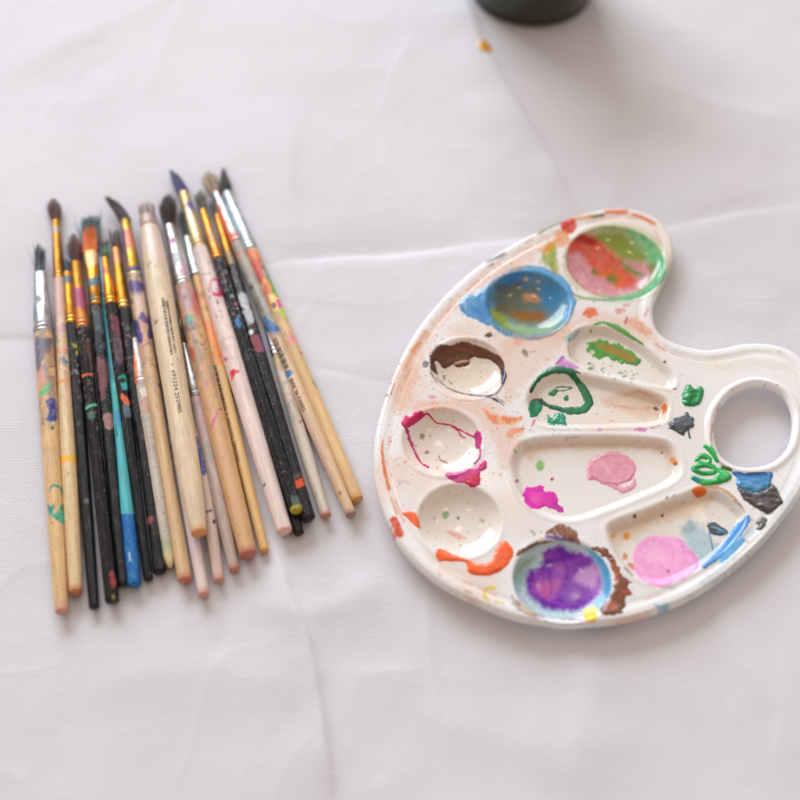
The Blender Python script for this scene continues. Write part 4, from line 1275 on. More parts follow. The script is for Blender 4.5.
PUR = (72, 54, 132)
MULTI = [(200, 90, 70), (80, 120, 150), (210, 160, 60), (150, 60, 110), (90, 140, 90), (230, 225, 220)]
DARKSP = [(0.26, 0.9, [(110, 90, 110), (150, 90, 90), (80, 110, 120), (170, 170, 175)])]
brushes = [
    dict(label='leftmost paintbrush, wooden handle with blue and teal splashes, silver ferrule', head=(39.8, 273), fb=336, end=(62, 614), fw=(12, 18.5), hw=[(337, 18.5), (380, 19), (440, 18), (520, 16.5), (590, 14), (606, 13)],
         col=WD, fcol=(214, 216, 222), flat=.55, br=dict(kind='spiky', tip=(40, 240), w=10, col=(86, 90, 102), tipcol=(52, 56, 66), n=150, wild=.12), tail=((206, 150, 132), 4.5),
         paint=[P((98, 98, 116), [(33, 340), (42, 338), (53, 340), (51, 350), (45, 352), (42, 362), (38, 372), (34, 366)], nz=3, soft=2), P((150, 110, 90), [(44, 350), (52, 346), (53, 366), (46, 364)], alpha=.5, nz=2, soft=2), P((214, 150, 150), [(37, 376), (44, 372), (43, 384), (38, 386)], alpha=.6, soft=2),
                S((150, 60, 100), [(46, 368, 1.5), (54, 366, 2)], nz=1), S((92, 188, 122), [(49, 385, 4), (41.5, 394, 5.5)], nz=.7), P((34, 56, 142), [(46, 400), (51, 398), (56, 402), (57.5, 420), (46.5, 420), (49.5, 412), (46, 404)], nz=1.1), E((40, 40, 40), 52.5, 428, 1.8, 2.2),
                S((70, 70, 80), [(41, 410, 1.4), (43, 424, 1.6)], nz=.8, alpha=.7), S((28, 146, 122), [(49.5, 492, 1.6), (51, 487, 2.6), (56, 485.5, 3), (61, 489, 2.4), (63.5, 497, 1.8)], nz=.4), P((8, 138, 140), [(47, 503), (50, 506), (55, 503), (54, 510), (50, 516), (48, 512)], nz=.7), P((66, 178, 150), [(49, 514), (57, 512), (63, 503), (65, 524), (60, 522), (55, 518)], nz=1.2, col2=(20, 140, 110))],
         fpaint=[P((120, 110, 116), [(35, 298), (40, 295), (42, 300), (37, 303)], nz=1), P((60, 130, 140), [(32, 305), (35, 303), (35, 318), (32, 318)], nz=1, alpha=.8)]),
    dict(label='paintbrush with a round brown mop tip and a yellow band on its wooden handle', head=(56, 222), fb=281, end=(76, 595), fw=(8.5, 10.8), hw=[(282, 11), (350, 13), (450, 15.6), (520, 15), (575, 14), (588, 13)],
         col=(226, 196, 152), fcol=GOLD, br=dict(kind='mop', tip=(52.5, 197), w=8.2, col=(112, 74, 62), tipcol=(126, 92, 98), n=330), tail=((184, 118, 78), 3.5),
         paint=[P((206, 164, 158), [(50, 280), (66, 280), (66, 314), (60, 318), (52, 312)], soft=4, alpha=.85, nz=3), S((226, 118, 108), [(54, 354, 2), (60, 350, 2.4), (68, 350, 2)], nz=.7), P((84, 124, 140), [(61, 358), (66, 358), (68, 363), (63, 364)], nz=1), P((90, 110, 60), [(56, 340), (58, 336), (58, 344)], nz=1, alpha=.8),
                S((236, 134, 88), [(57, 384, 2), (62, 381, 3.4), (68, 379, 3)], nz=.8), S((232, 178, 30), [(59, 461, 6.4), (69, 458, 6.4), (79, 461, 6.4)], nz=.4), E((120, 110, 100), 68.5, 473, 1.2, 1.2), E((190, 170, 70), 66, 497, 1.8, 1.8), P((236, 190, 180), [(56, 320), (63, 318), (64, 334), (57, 336)], alpha=.5, soft=3)],
         fpaint=[S((150, 170, 170), [(49, 228, 5), (62, 230, 4)], soft=1.5, alpha=.8)]),
    dict(label='black brush with a narrow gold ferrule and a yellow green fleck, third from the left', head=(67.5, 274), fb=326, end=(94.5, 609), fw=(9, 12), hw=[(327, 11.5), (390, 11.5), (450, 11), (540, 10.5), (600, 9.4)], hex=True, rot=.2,
         col=(24, 25, 30), fcol=(222, 158, 52), br=dict(kind='spiky', tip=(66.5, 257), w=8, col=(70, 84, 90), tipcol=(56, 64, 70), n=110),
         paint=[P((156, 166, 62), [(71, 343), (78, 345), (79, 349), (74, 347)], nz=.8), E((170, 160, 70), 77.5, 352, 1.5, 2), S((150, 150, 155), [(75, 370, 2), (78, 374, 2)], nz=1, alpha=.7), E((130, 130, 150), 86, 501, 2.5, 3, alpha=.5, nz=1.5)],
         fpaint=[S((76, 108, 116), [(61, 278, 7), (74, 280, 7)], soft=1.2, nz=.8)], specks=[(0.19, 0.8, [(150, 150, 160), (110, 110, 120)])]),
    dict(label='black brush with a purple brown mop tip and magenta paint on its ferrule', head=(76, 264), fb=331, end=(112.5, 603), fw=(11, 13.5), hw=[(332, 13), (400, 11.5), (450, 11.5), (540, 13), (594, 13.4)], hex=True, rot=.5,
         col=(18, 17, 19), fcol=(214, 150, 60), br=dict(kind='mop', tip=(73.5, 232), w=8.2, col=(96, 62, 76), tipcol=(132, 84, 74), n=330),
         paint=[S((216, 112, 72), [(82, 376, 3), (88, 374, 2), (93, 374, 2)], nz=1), S((96, 192, 156), [(85, 409, 2.4), (92, 405, 2.6), (102, 405, 2.6)], nz=.3), P((100, 140, 130), [(88, 412), (94, 411), (95, 418), (89, 418)], nz=1.5, alpha=.6), P((120, 80, 80), [(86, 340), (94, 344), (95, 366), (89, 362)], alpha=.5, nz=3, soft=2), P((170, 70, 70), [(110, 573), (114, 572), (116, 584), (112, 588)], nz=1.6, alpha=.8), E((190, 180, 90), 113.5, 597, 1.8, 1.4)],
         fpaint=[S((150, 36, 104), [(70, 297, 20), (92, 299, 20)], soft=2, nz=1.5, alpha=.95), S((196, 84, 56), [(74, 318, 18), (94, 320, 18)], soft=3, nz=2, alpha=.6, col2=(210, 130, 60))], specks=[(0.24, 0.8, [(150, 90, 80), (110, 110, 120), (150, 150, 150)])]),
    dict(label='flat brush with orange paint on its ragged teal bristles', head=(90.5, 252), fb=308, end=(123.5, 586), fw=(15, 12.5), hw=[(309, 12), (360, 12.5), (450, 11.5), (540, 11), (579, 10.4)], hex=True, rot=.1,
         col=(22, 21, 24), fcol=GOLD, flat=.45, br=dict(kind='flat', tip=(91, 216), w=17, col=(92, 96, 98), tipcol=(92, 120, 128), n=420, wild=.05, paint=[P((226, 112, 22), [(84, 230), (90, 227), (95, 229), (98, 251), (96, 256), (82, 256), (83, 244)], soft=1.5, nz=1.2)]),
         paint=[P((150, 92, 100), [(97, 362), (107, 358), (110, 376), (102, 400), (99, 385)], soft=2, alpha=.6, nz=3), P((176, 136, 130), [(103, 416), (112, 414), (114, 426), (107, 429)], nz=1.5, alpha=.85), P((110, 130, 135), [(94, 312), (103, 310), (103, 330), (97, 328)], alpha=.4, soft=3)],
         fpaint=[P((58, 108, 122), [(88, 280), (94, 277), (101, 274), (103, 283), (96, 285), (89, 286)], nz=1), E((60, 110, 120), 93, 297, 2.6, 2.4, nz=.8), P((224, 190, 140), [(83, 252), (99, 252), (99, 262), (90, 266), (84, 262)], alpha=.5, soft=2)], specks=DARKSP),
    dict(label='turquoise handled brush with a dark blue dipped end', head=(101.5, 259), fb=296, end=(135, 587), fw=(7, 8), hw=[(297, 7.5), (360, 8), (450, 9.5), (512, 13), (560, 13.6), (580, 13)], lac=True,
         col=(84, 176, 184), fcol=(120, 130, 160), fcover=.4, br=dict(kind='spiky', tip=(99, 237), w=5.5, col=(54, 66, 140), tipcol=(60, 70, 120), n=90), scuff=.1,
         paint=[P((30, 96, 168), [(105, 514), (140, 514), (150, 600), (105, 600)], sm=False, soft=.7, nz=.3), P((30, 110, 116), [(96, 290), (114, 290), (118, 372), (110, 380), (100, 360)], alpha=.75, soft=3, nz=1), P((60, 170, 150), [(112, 390), (120, 388), (122, 408), (115, 410)], alpha=.7, soft=2, nz=1.5), P((60, 130, 190), [(115, 412), (122, 410), (124, 425), (118, 426)], alpha=.7, soft=2, nz=1.5),
                S((30, 60, 70), [(116, 424, 1.4), (117, 436, 1.2)], nz=.8), S((190, 220, 235), [(129, 553, 1.6), (130, 560, 1.2)], nz=.5)], specks=[(0.16, 0.9, [(50, 90, 100), (200, 220, 220)])]),
    dict(label='black brush with gold ferrule, teal ring and orange spot on its handle', head=(105, 259), fb=307, end=(148.5, 581), fw=(7, 12), hw=[(308, 12), (370, 12), (440, 10.5), (490, 9.6), (574, 8.8)], hex=True, rot=.4, lh=.0005,
         col=(21, 20, 23), fcol=(232, 164, 50), br=dict(kind='spiky', tip=(104.5, 236), w=7, col=(86, 70, 50), tipcol=(78, 66, 52), n=110, paint=[E((90, 150, 80), 106, 249, 3, 4, soft=1.5, nz=1)]),
         paint=[P((150, 84, 100), [(112, 316), (121, 318), (122, 334), (115, 336)], soft=2, alpha=.6, nz=3), P((130, 100, 120), [(114, 340), (123, 340), (124, 362), (118, 364)], soft=2, alpha=.5, nz=3), S((40, 160, 140), [(119, 378, 2.4), (124, 376, 2.8), (127, 382, 2.6), (124, 388, 3), (121, 383, 2)], nz=.8), P((60, 170, 176), [(122, 384), (128, 382), (129, 388), (124, 390)], nz=1),
                P((222, 112, 70), [(121, 393), (127, 396), (130, 403), (127, 406), (122, 401)], nz=1.8), P((110, 130, 150), [(122, 406), (130, 406), (132, 416), (125, 416)], alpha=.7, nz=2)], fpaint=[E((190, 80, 60), 106, 270, 2, 4, alpha=.7)], specks=DARKSP),
    dict(label='black brush with spiky brown bristles, its handle end curling to the right', head=(116, 250), fb=311, end=(160, 574), fw=(9.5, 12.5), hw=[(312, 12), (360, 11), (450, 10), (530, 10.5), (566, 12)], hex=True, rot=.15, lac=True,
         col=(20, 19, 23), fcol=(228, 160, 54), br=dict(kind='spiky', tip=(113.5, 227), w=9, col=(104, 70, 50), tipcol=(88, 70, 56), n=130), fpaint=[P((220, 140, 120), [(112, 250), (120, 250), (122, 262), (114, 262)], alpha=.6, soft=2, nz=2), P((224, 190, 120), [(120, 300), (131, 300), (132, 311), (122, 311)], alpha=.5, soft=2)],
         paint=[P((170, 90, 90), [(147, 518), (152, 516), (153, 522), (148, 524)], alpha=.6, nz=1.4)], specks=DARKSP),
    dict(label='brush with a slanted brown tip and violet blotches on its wooden handle', head=(125.5, 222), fb=279, end=(185.5, 583), fw=(10.5, 14), hw=[(280, 14.2), (330, 15.5), (380, 14.5), (450, 12.5), (490, 12.5), (560, 14.4), (575, 13.8)], lh=.003,
         col=(218, 182, 138), fcol=(230, 178, 74), br=dict(kind='angled', tip=(105.5, 195), w=11.5, col=(84, 62, 54), tipcol=(58, 44, 44), n=260, wild=.02), tail=((190, 112, 92), 3.2),
         paint=[P(PUR, [(129, 281), (140, 281), (144, 290), (138, 297), (135, 290), (131, 292)], nz=1.8), E((40, 40, 50), 131, 301, 2.5, 3, nz=1.4), P((226, 214, 196), [(133, 298), (145, 292), (148, 312), (138, 318)], alpha=.5, soft=3), P(PUR, [(138, 318), (142, 312), (147, 316), (152, 312), (155, 322), (155, 338), (148, 336), (149, 326), (144, 322)], nz=2), P((58, 50, 130), [(134, 322), (139, 322), (141, 338), (137, 341), (133, 334)], nz=2),
                P(PUR, [(140, 332), (143, 334), (142, 342), (138, 342)], nz=1), S((90, 70, 70), [(143, 346, 1.4), (150, 342, 1.4)], nz=1), S((150, 80, 60), [(151, 364, 2), (156, 366, 3)], nz=1.2, alpha=.8), S((60, 80, 130), [(158, 384, 2), (161, 388, 2)], alpha=.8)],
         fpaint=[P((206, 110, 104), [(121, 232), (133, 230), (136, 246), (126, 246)], soft=2, nz=2, alpha=.8), P((60, 60, 140), [(119, 228), (124, 230), (127, 262), (122, 262)], soft=1.5, alpha=.85), S((54, 62, 150), [(126, 270, 4), (143, 267, 4)], soft=1), S((54, 56, 140), [(127, 278, 4), (144, 275, 4)], soft=1), S((190, 200, 215), [(127, 274, 2), (142, 272, 2)], soft=1)]),
    dict(label='short brush with a whitish ferrule and grey green mottled handle, half under its neighbours', head=(135, 340), fb=387, end=(170.5, 568), fw=(8, 14.5), hw=[(388, 14), (420, 13.5), (450, 12.8), (520, 12), (550, 11)], point=1.0, le=0.0,
         col=(196, 184, 172), fcol=(226, 218, 218), fcover=.6, br=dict(kind='spiky', tip=(131, 316), w=7, col=(54, 52, 54), n=90), stain=.6, staincol=(170, 176, 150), crimp=(0.0022,), tail=((226, 206, 160), 7),
         specks=[(0.33, 1.0, [(150, 150, 130), (190, 150, 170), (120, 120, 120), (235, 230, 225), (130, 150, 110)])], fpaint=[P((226, 112, 60), [(131, 352), (136, 356), (138, 384), (134, 386)], soft=1.4, nz=1.6), S((160, 150, 155), [(137, 352, 1.5), (143, 366, 1.5)], alpha=.6)],
         paint=[P((236, 232, 228), [(139, 388), (150, 387), (151, 394), (142, 396)], alpha=.7, nz=2), P((150, 170, 110), [(158, 540), (170, 542), (172, 552), (162, 552)], alpha=.5, soft=3, nz=2)]),
    dict(label='thickest brush, pale wooden handle printed with a barcode and number, stubby pinkish tip', head=(148, 219), fb=231, end=(199.5, 536), fw=(17, 18), hw=[(232, 19), (245, 21), (262, 23.5), (290, 25.5), (330, 25.8), (360, 25.3), (450, 24), (500, 21), (520, 18), (528, 15.5)], lh=.0030, le=.0068,
         col=(228, 206, 174), fcol=(206, 176, 170), fcover=.8, crimp=(.0006,), br=dict(kind='flat', tip=(146, 206), w=16.5, col=(196, 172, 168), tipcol=(186, 166, 166), n=420, jit=.03), stain=.25, tail=((214, 150, 92), 3.2), staincol=(214, 184, 166),
         big=0.24, smear=0.3, smA=(176, 160, 150), smB=(206, 172, 156), specks=[(0.155, 0.8, [(150, 130, 90), (170, 120, 100)])], paint=[E((110, 90, 50), 156, 322, 1.2, 2.4, 20), P((214, 190, 186), [(138, 230), (166, 230), (170, 262), (150, 256), (142, 262)], alpha=.7, soft=6, nz=4), S((90, 80, 80), [(162, 306, 1.4), (165, 302, 2.4), (168, 308, 1.6)], nz=.8, alpha=.8), S((110, 90, 80), [(178, 358, 1.2), (181, 364, 1.6)], nz=.8, alpha=.7)],
         barcode=[(307, 363, 0.02, 0.24, 4), (309, 361, 0.36, 0.52, 9)], text=[('+', 371, 374, -.05, .10), ('692224 252985', 378, 420, -0.10, 0.20)]),
    dict(label='brush with a full dark brown mop tip, silver ferrule and stained thick wooden handle', head=(169.5, 227), fb=289, end=(249, 558), fw=(10.5, 17.5), hw=[(290, 18), (320, 20), (350, 21), (440, 20), (530, 18.5), (548, 17)], le=.0005,
         col=(218, 172, 120), fcol=(226, 224, 224), br=dict(kind='mop', tip=(168.5, 192), w=10.5, col=(88, 52, 34), tipcol=(58, 40, 38), n=420, jit=.22, wild=.12), tail=((178, 106, 86), 4.2), stain=.5, staincol=(210, 160, 130),
         fpaint=[P((160, 30, 130), [(171, 238), (174, 238), (174, 244), (171, 243)], nz=.8), P((110, 120, 130), [(173, 252), (178, 254), (179, 266), (175, 264)], nz=2, alpha=.7), P((206, 140, 170), [(180, 262), (186, 264), (187, 274), (182, 274)], nz=2, alpha=.6)],
         paint=[P((176, 140, 150), [(178, 290), (196, 290), (198, 306), (188, 312), (181, 304)], soft=3, nz=3, alpha=.85), E((100, 90, 100), 185, 297, 2.4, 3, nz=1.5, alpha=.8), P((206, 90, 90), [(192, 292), (199, 296), (200, 314), (195, 312)], soft=2, nz=2, alpha=.8), P((96, 168, 156), [(186, 316), (191, 315), (193, 322), (188, 324)], nz=1.5), S((50, 80, 120), [(191, 322, 2), (192, 327, 2)], nz=.6),
                S((90, 70, 60), [(184, 326, 1.2), (188, 330, 1.2), (194, 328, 1.2)], nz=.8), S((80, 70, 60), [(194, 340, 1.2), (202, 345, 1.2), (206, 342, 1)], nz=.8), P((206, 80, 70), [(189, 346), (194, 350), (196, 362), (191, 360)], nz=1.5, alpha=.8), P((130, 150, 90), [(193, 358), (198, 360), (196, 366)], nz=1.2, alpha=.8), S((90, 160, 150), [(209, 366, 1.4), (211, 372, 1.4)], alpha=.8), E((210, 110, 80), 198, 367, 1.8, 1.6),
                S((200, 100, 130), [(205, 378, 1.6), (208, 388, 1.6)], nz=1, alpha=.8), S((196, 70, 160), [(221, 409, 1.6), (217, 413, 2), (214, 420, 2), (212, 427, 1.6)], nz=1.6), S((206, 110, 140), [(222, 425, 1), (227, 440, 1.2)], alpha=.7)]),
    dict(label='thin brush with orange stain, small silver ferrule and a code printed along its left side', head=(187, 238), fb=277, end=(265, 553), fw=(7, 10.5), hw=[(278, 9.5), (345, 12.8), (440, 11.2), (530, 10.2), (545, 9.4)],
         col=(222, 182, 122), fcol=(214, 216, 214), br=dict(kind='spiky', tip=(181.5, 207), w=8, col=(44, 46, 40), tipcol=(48, 70, 56), n=120), tail=((212, 150, 74), 2.5), staincol=(226, 160, 90), stain=.6,
         paint=[P((232, 126, 40), [(206, 322), (216, 330), (223, 352), (222, 366), (213, 352)], soft=3, nz=3, alpha=.9), E((70, 64, 60), 201, 295, 2.6, 4, nz=1.5), E((80, 70, 50), 206.5, 308, 2.2, 3, nz=1.5), P((214, 150, 70), [(196, 280), (204, 282), (210, 320), (203, 318)], alpha=.6, soft=3)],
         barcode=[(368, 412, -0.95, -0.35, 13)], text=[('4 006592 280300', 414, 463, -.85, -.42)], specks=[(0.22, .8, [(150, 90, 40), (120, 80, 50)])]),
    dict(label='pale pink handled brush with a violet slanted tip, magenta ring and red heart shaped spot', head=(183.5, 194), fb=251, end=(285.5, 534), fw=(10.5, 14), hw=[(252, 14.5), (300, 18), (345, 20), (440, 18.8), (500, 17), (526, 15.5)], lac=True,
         col=(226, 206, 202), fcol=(226, 196, 140), fcover=.25, br=dict(kind='angled', tip=(170.5, 168), w=11.5, col=(92, 72, 136), tipcol=(72, 56, 120), n=280, wild=.01, jit=.05), tail=((226, 190, 176), 2.8), scuff=.08,
         paint=[S((196, 26, 108), [(211, 290, 1.6), (210, 283, 2), (214, 279, 2.4), (218, 281, 2.4), (219, 288, 2)], nz=1.2), P((196, 26, 108), [(217, 292), (220, 285), (223, 288), (225, 296), (219, 297), (213, 296), (212, 291)], nz=1.4), E((150, 40, 90), 217.5, 302, 1.2, 1), P((216, 28, 54), [(230, 372), (233, 369), (236, 370), (240, 371), (235, 375), (232, 381), (231, 378)], nz=.4), E((190, 110, 140), 226, 359, 1.3, 2),
                E((50, 40, 50), 264, 485, 1.1, 2.4, 20), S((236, 222, 160), [(272, 505, 1.6), (280, 501, 1.6), (290, 503, 1.6)], alpha=.7), E((170, 160, 140), 203, 274, 1.2, 1.4), E((200, 190, 110), 270, 462, 1.4, 1.8, alpha=.6)],
         fpaint=[P((86, 70, 150), [(186, 202), (192, 202), (194, 209), (190, 210)], nz=1.4), P((240, 226, 190), [(184, 210), (194, 212), (199, 234), (190, 234)], alpha=.5, soft=3)], specks=[(0.12, .8, [(200, 170, 170), (180, 150, 160)])]),
    dict(label='black brush with mottled gold ferrule and yellow paint on its end', head=(203, 211), fb=261, end=(297.5, 514), fw=(8, 11.5), hw=[(262, 11), (300, 11.5), (340, 12), (440, 13), (506, 12.4)], hex=True, rot=.35, lh=.001, le=.0038,
         col=(20, 21, 25), fcol=(224, 158, 64), br=dict(kind='spiky', tip=(198.5, 191), w=9, col=(78, 66, 50), tipcol=(90, 84, 64), n=130, wild=.12),
         paint=[P((70, 130, 190), [(235, 322), (239, 318), (242, 326), (238, 328)], nz=1.4), P((168, 158, 52), [(290, 508), (297, 504), (304, 508), (303, 515), (292, 514)], nz=1.5), P((100, 120, 120), [(290, 498), (299, 497), (301, 505), (294, 505)], alpha=.6, nz=2), E((200, 110, 110), 236, 304, 1.6, 1.8, alpha=.8), E((170, 190, 190), 232, 296, 1.2, 1.4, alpha=.8)],
         fpaint=[P((130, 120, 110), [(208, 228), (214, 230), (218, 246), (213, 246)], nz=2, alpha=.5)], specks=[(0.30, 0.8, [(120, 140, 150), (170, 110, 110), (70, 110, 160), (200, 200, 200)])]),
    dict(label='black brush with grey white paint patch and an orange band near its end', head=(217, 216), fb=268, end=(309, 521), fw=(7, 9.5), hw=[(269, 9.5), (310, 13), (340, 14), (440, 12.4), (513, 13)], hex=True, rot=.05, lh=.0005, le=.001,
         col=(20, 20, 23), fcol=(216, 150, 58), br=dict(kind='spiky', tip=(211, 200), w=7, col=(76, 70, 66), tipcol=(96, 90, 96), n=100),
         paint=[P((186, 188, 194), [(239, 296), (246, 294), (252, 310), (255, 320), (249, 324), (245, 316)], nz=2.5), E((226, 224, 226), 251, 332, 2.2, 2.6, nz=.8), P((170, 80, 90), [(250, 338), (258, 336), (262, 350), (255, 350)], nz=2.5, alpha=.7), P((140, 90, 140), [(258, 338), (263, 340), (265, 350), (261, 350)], nz=2, alpha=.7), S((214, 84, 54), [(293, 486, 8), (310, 479, 8)], nz=.6), S((110, 80, 80), [(292, 478, 6), (304, 473, 4)], alpha=.6, nz=1.5)],
         fpaint=[P((120, 110, 100), [(225, 250), (235, 256), (236, 264), (228, 262)], nz=1.5, alpha=.7)], specks=[(0.31, 0.8, [(190, 190, 195), (160, 90, 100), (90, 120, 150), (120, 140, 110)])]),
    dict(label='black brush almost hidden beneath its neighbours, only its tail showing', head=(232, 300), fb=330, end=(299.5, 535), fw=(6, 7), hw=[(331, 7), (440, 8.5), (500, 10.4), (528, 10)], hex=True, rot=.25,
         col=(18, 18, 20), fcol=(180, 130, 60), br=dict(kind='spiky', tip=(227, 284), w=5, col=(50, 46, 44), n=60), paint=[], specks=[(0.2, .8, [(110, 110, 115)])]),
    dict(label='brush with beige bristles, orange smears on its ferrule, barcode and blue spots on its handle', head=(216, 194), fb=244, end=(352, 517), fw=(9, 13), hw=[(245, 12.5), (300, 13.2), (340, 13.2), (430, 14), (480, 12.6), (510, 10.6)], le=.0006,
         col=(222, 188, 154), fcol=(214, 214, 216), br=dict(kind='mop', tip=(205.5, 170), w=9.5, col=(206, 178, 150), tipcol=(216, 196, 172), n=300), tail=((160, 120, 116), 2.8), stain=.5, staincol=(214, 178, 170),
         paint=[P((166, 156, 146), [(225, 240), (250, 240), (262, 270), (280, 318), (280, 334), (268, 332), (258, 312)], soft=1.5, nz=1.5, col2=(150, 146, 140)), P((28, 104, 168), [(263, 316), (268, 318), (276, 326), (282, 330), (272, 332), (266, 330)], nz=1.2), P((30, 120, 170), [(285, 372), (290, 370), (293, 373), (289, 379), (286, 378)], nz=.8), S((220, 232, 238), [(288, 379, 1.6), (292, 376, 1.6)], alpha=.7),
                E((226, 110, 70), 239.5, 255, 2, 2, nz=1), P((90, 90, 100), [(250, 284), (254, 288), (263, 308), (259, 310)], nz=2, alpha=.7), E((40, 60, 90), 251.5, 287, 1.8, 2, nz=.8), E((176, 100, 70), 340, 493, 2, 2, nz=.8), S((120, 110, 120), [(324, 455, 1), (327, 460, 1.2)], alpha=.7)],
         fpaint=[P((234, 118, 84), [(214, 206), (221, 206), (226, 222), (230, 234), (236, 238), (230, 244), (224, 230)], nz=2, soft=1.2), S((226, 90, 60), [(226, 236, 3), (238, 234, 3)], nz=1)], barcode=[(341, 371, -0.75, 0.05, 21)], text=[('8000196 030003', 381, 413, -0.72, -0.12)],
         specks=[(0.22, .8, [(190, 110, 80), (120, 110, 110), (210, 140, 120)])]),
    dict(label='rightmost brush with pointed dark brown tip, silver ferrule and multicoloured paint on its upper handle', head=(227, 194), fb=252, end=(358.5, 502), fw=(10, 14), hw=[(253, 13.4), (300, 13.6), (340, 13.8), (450, 14), (485, 12.8), (495, 12)],
         col=(224, 186, 132), fcol=(220, 230, 236), br=dict(kind='pointed', tip=(223, 166), w=12, col=(70, 48, 40), tipcol=(42, 34, 40), n=320), tail=((206, 146, 86), 3.4), stain=.3, staincol=(226, 196, 150),
         paint=[P((204, 76, 56), [(245, 252), (258, 252), (262, 266), (264, 282), (258, 284), (250, 268)], nz=2, soft=1.2, col2=(190, 60, 60)), P((226, 130, 90), [(247, 250), (262, 252), (260, 258), (250, 258)], nz=1.5), P((110, 140, 116), [(260, 256), (266, 262), (274, 282), (275, 292), (268, 284), (264, 270)], nz=2, soft=1.2), P((90, 160, 60), [(268, 278), (276, 284), (280, 296), (274, 296)], nz=1.5), P((230, 150, 60), [(262, 280), (268, 280), (272, 290), (266, 292)], nz=1.5), P((210, 60, 70), [(264, 284), (268, 288), (272, 304), (270, 308), (265, 296)], nz=1.5, alpha=.8),
                P((236, 206, 120), [(268, 296), (276, 294), (280, 306), (274, 310)], nz=2), E((100, 50, 60), 274, 305, 2.4, 2.6, nz=1.2), P((220, 90, 140), [(276, 300), (282, 300), (284, 306), (279, 308)], nz=1.2), P((180, 200, 60), [(278, 310), (284, 308), (287, 318), (282, 318)], nz=1.5), P((232, 130, 150), [(287, 336), (292, 334), (297, 341), (291, 343)], nz=1.5, alpha=.85), E((190, 60, 50), 302.3, 353, 1.8, 1.6, nz=.6), S((90, 130, 120), [(313, 382, 2), (317, 387, 2.4)], nz=.8, alpha=.9), E((190, 180, 90), 297, 348, 3, 2, alpha=.5, soft=2)],
         fpaint=[P((150, 190, 206), [(226, 204), (230, 206), (244, 240), (240, 242)], soft=1.5, alpha=.5)], specks=[(0.10, .8, [(190, 120, 80)])]),
    dict(label='brush with a small silver ferrule and pale grey white handle between black and barcoded brushes', head=(267, 326), fb=357, end=(326.5, 518), fw=(7.5, 9), hw=[(358, 8.5), (390, 11.5), (430, 12.8), (460, 12.8), (500, 11), (511, 10.4)],
         col=(206, 192, 174), fcol=(214, 222, 222), br=dict(kind='spiky', tip=(259, 300), w=6, col=(50, 56, 46), n=80), tail=((190, 122, 96), 2.4), stain=.5, staincol=(206, 196, 190), paint=[P((176, 160, 84), [(268, 356), (280, 356), (284, 366), (276, 368), (272, 380)], alpha=.7, soft=3, nz=2), E((170, 90, 70), 300, 421.5, 1.6, 1.6)], specks=[(0.22, .8, [(150, 150, 130), (190, 150, 140)])]),
    dict(label='brush with grey mauve handle and whitish ferrule, lying beside the thickest brush', head=(184, 345), fb=399, end=(235, 572), fw=(7, 14), hw=[(400, 13.2), (432, 14), (480, 13.4), (530, 13), (564, 10.4)],
         col=(190, 168, 158), fcol=(216, 214, 210), crimp=(0.002,), br=dict(kind='pointed', tip=(178.5, 318), w=5, col=(120, 40, 36), tipcol=(80, 70, 50), n=80), tail=((186, 120, 106), 3.4), stain=.55, staincol=(206, 190, 186), paint=[E((140, 160, 150), 210, 457, 4, 5, soft=2.5, alpha=.6, nz=2), P((176, 156, 164), [(190, 400), (203, 400), (208, 430), (196, 434)], alpha=.6, soft=4)],
         specks=[(0.22, .8, [(150, 130, 130), (120, 130, 120), (190, 150, 160)])], fpaint=[P((110, 110, 110), [(192, 384), (197, 388), (196, 392), (192, 390)], nz=1, alpha=.7)]),
    dict(label='brush under the thickest one with deep blue smear and two violet dots', head=(180, 320), fb=352, end=(219.5, 583), fw=(5, 7.5), hw=[(353, 7), (420, 10), (470, 12), (530, 12.4), (576, 10.8)],
         col=(216, 190, 178), fcol=(170, 166, 150), br=dict(kind='pointed', tip=(175, 298), w=5, col=(130, 124, 96), n=80), tail=((196, 142, 122), 3.2), stain=.6, staincol=(214, 184, 188), paint=[P((46, 62, 140), [(194, 436), (200, 440), (205, 462), (206, 473), (202, 474), (197, 455)], nz=1.8), S((60, 44, 100), [(206, 512, 1.6), (211, 510.5, 2.2)], nz=.4), E((50, 44, 90), 214.3, 521.5, 1.5, 2.2, 20)], specks=[(0.18, .8, [(180, 140, 140), (150, 120, 120)])]),
    dict(label='pale lavender pink handle ending lowest beneath the thickest brush', head=(163, 372), fb=400, end=(204.5, 597), fw=(7, 9), hw=[(401, 9), (450, 11), (500, 12), (560, 12.6), (590, 11.4)],
         col=(228, 210, 206), fcol=(200, 200, 200), br=dict(kind='pointed', tip=(159, 352), w=5, col=(90, 70, 60), n=60), tail=((200, 148, 128), 3.2), stain=.5, staincol=(218, 196, 204), paint=[P((206, 190, 210), [(186, 505), (199, 505), (202, 550), (192, 552)], alpha=.5, soft=5)], specks=[(0.14, .8, [(190, 160, 150)])]),
]
for i, b in enumerate(brushes):
    b['id'] = i + 1
    build_brush(b)


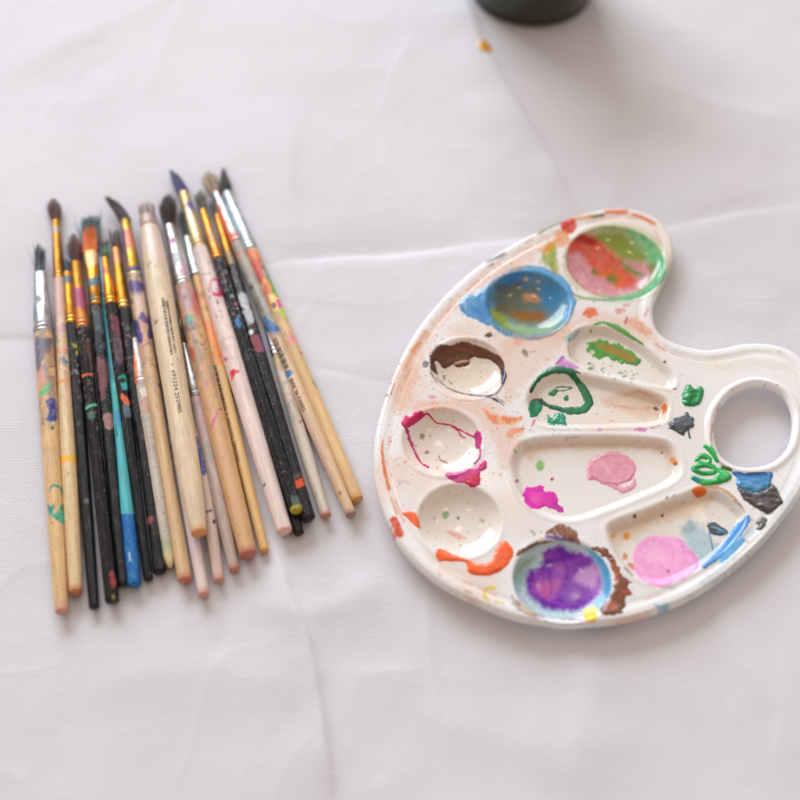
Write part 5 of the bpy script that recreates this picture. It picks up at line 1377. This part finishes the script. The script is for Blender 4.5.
# ================================================================== dark pot at the back
def build_pot():
    c = at(531, -10, 0.0)
    base_px = 62
    r = base_px / pxscale(c)
    org = np.array([c[0], c[1] + 0.0, 0.0])
    pot = empty('water_pot', org, 'dark green glass water pot standing behind the brushes and palette', 'pot')
    gl = m_simple('dark_green_glaze', (42, 46, 28), 0.14, coat=.3, scale=22, var=0.7)
    rim = m_simple('black_foot', (24, 24, 23), 0.3)
    wat = m_simple('murky_paint_water', (70, 62, 44), 0.05)
    m = 96

    def lathe(name, prof, material, parent):
        V = []
        for rr, z in prof:
            for k in range(m):
                t = 2 * math.pi * k / m
                V.append((org[0] + rr * math.cos(t), org[1] + rr * math.sin(t), z))
        return mesh_obj(name, V, grid_faces(len(prof), m), material, parent, origin=org)
    lathe('foot', [(0.0005, 0.0004), (r * .90, 0.0004), (r * .955, 0.0008), (r * .975, 0.0022), (r * .97, 0.0050), (r * .95, 0.0062)], rim, pot)
    lathe('body', [(r * .945, 0.0055), (r * .985, 0.0075), (r * 1.0, 0.012), (r * 1.03, 0.03), (r * 1.06, 0.06), (r * 1.08, 0.088), (r * 1.10, 0.0905), (r * 1.09, 0.0925), (r * 1.05, 0.092), (r * 1.02, 0.088),
                   (r * .99, 0.06), (r * .96, 0.03), (r * .92, 0.012), (0.0005, 0.010)], gl, pot)
    lathe('water', [(0.0005, 0.0500), (r * .6, 0.0500), (r * .97, 0.0502)], wat, pot)


build_pot()


# ================================================================== light
def area(name, loc, target, sx, sy, power, color):
    l = bpy.data.lights.new(name, 'AREA')
    l.shape = 'RECTANGLE'
    l.size, l.size_y = sx, sy
    l.energy = power
    l.color = color
    o = bpy.data.objects.new(name, l)
    C.objects.link(o)
    o.location = loc
    d = Vector(target) - Vector(loc)
    o.rotation_euler = d.to_track_quat('-Z', 'Y').to_euler()
    return o


area('window_light', (-1.9, 4.9, 2.45), (0, 0, 0), 4.2, 2.8, 410, (0.83, 0.92, 1.0))
rng = np.random.default_rng(3)
for i, (x, y) in enumerate([(-0.5, 0.9), (0.15, 1.0), (0.75, 0.85), (-0.15, 0.35), (0.5, 0.3)]):
    l = bpy.data.lights.new('ceiling_bulb', 'POINT')
    l.energy = 2.2
    l.color = (1.0, 0.84, 0.66)
    l.shadow_soft_size = 0.045
    o = bpy.data.objects.new('ceiling_bulb', l)
    C.objects.link(o)
    o.location = (x, y, 1.75)

w = bpy.data.worlds.new('World')
SC.world = w
w.use_nodes = True
nt = w.node_tree
bg = nt.nodes['Background']
tc = nt.nodes.new('ShaderNodeTexCoord')
sep = nt.nodes.new('ShaderNodeSeparateXYZ')
nt.links.new(tc.outputs['Generated'], sep.inputs[0])
mr = nt.nodes.new('ShaderNodeMapRange')
mr.inputs['From Min'].default_value = -0.6
mr.inputs['From Max'].default_value = 0.9
nt.links.new(sep.outputs['Y'], mr.inputs['Value'])
rp = nt.nodes.new('ShaderNodeValToRGB')
rp.color_ramp.elements[0].color = (0.58, 0.455, 0.35, 1)
rp.color_ramp.elements[1].color = (0.90, 0.82, 0.76, 1)
nt.links.new(mr.outputs[0], rp.inputs['Fac'])
nt.links.new(rp.outputs['Color'], bg.inputs['Color'])
bg.inputs['Strength'].default_value = 0.78

# ================================================================== camera
cam = bpy.data.cameras.new('camera')
cam.sensor_width = 36
cam.lens = 36 * F / 800
cam.clip_start = 0.01
cam.clip_end = 50
cam.dof.use_dof = True
focus = at(400, 440, 0.004)
cam.dof.focus_distance = float((focus - CAM) @ FWD)
cam.dof.aperture_fstop = 3.4
co = bpy.data.objects.new('camera', cam)
C.objects.link(co)
co.location = tuple(CAM)
co.rotation_euler = (math.pi / 2 - TH, 0, 0)
SC.camera = co
SC.render.engine = 'CYCLES'
SC.cycles.use_denoising = True
SC.view_settings.view_transform = 'Standard'
SC.view_settings.look = 'None'
SC.view_settings.exposure = 0.14
SC.view_settings.gamma = 1
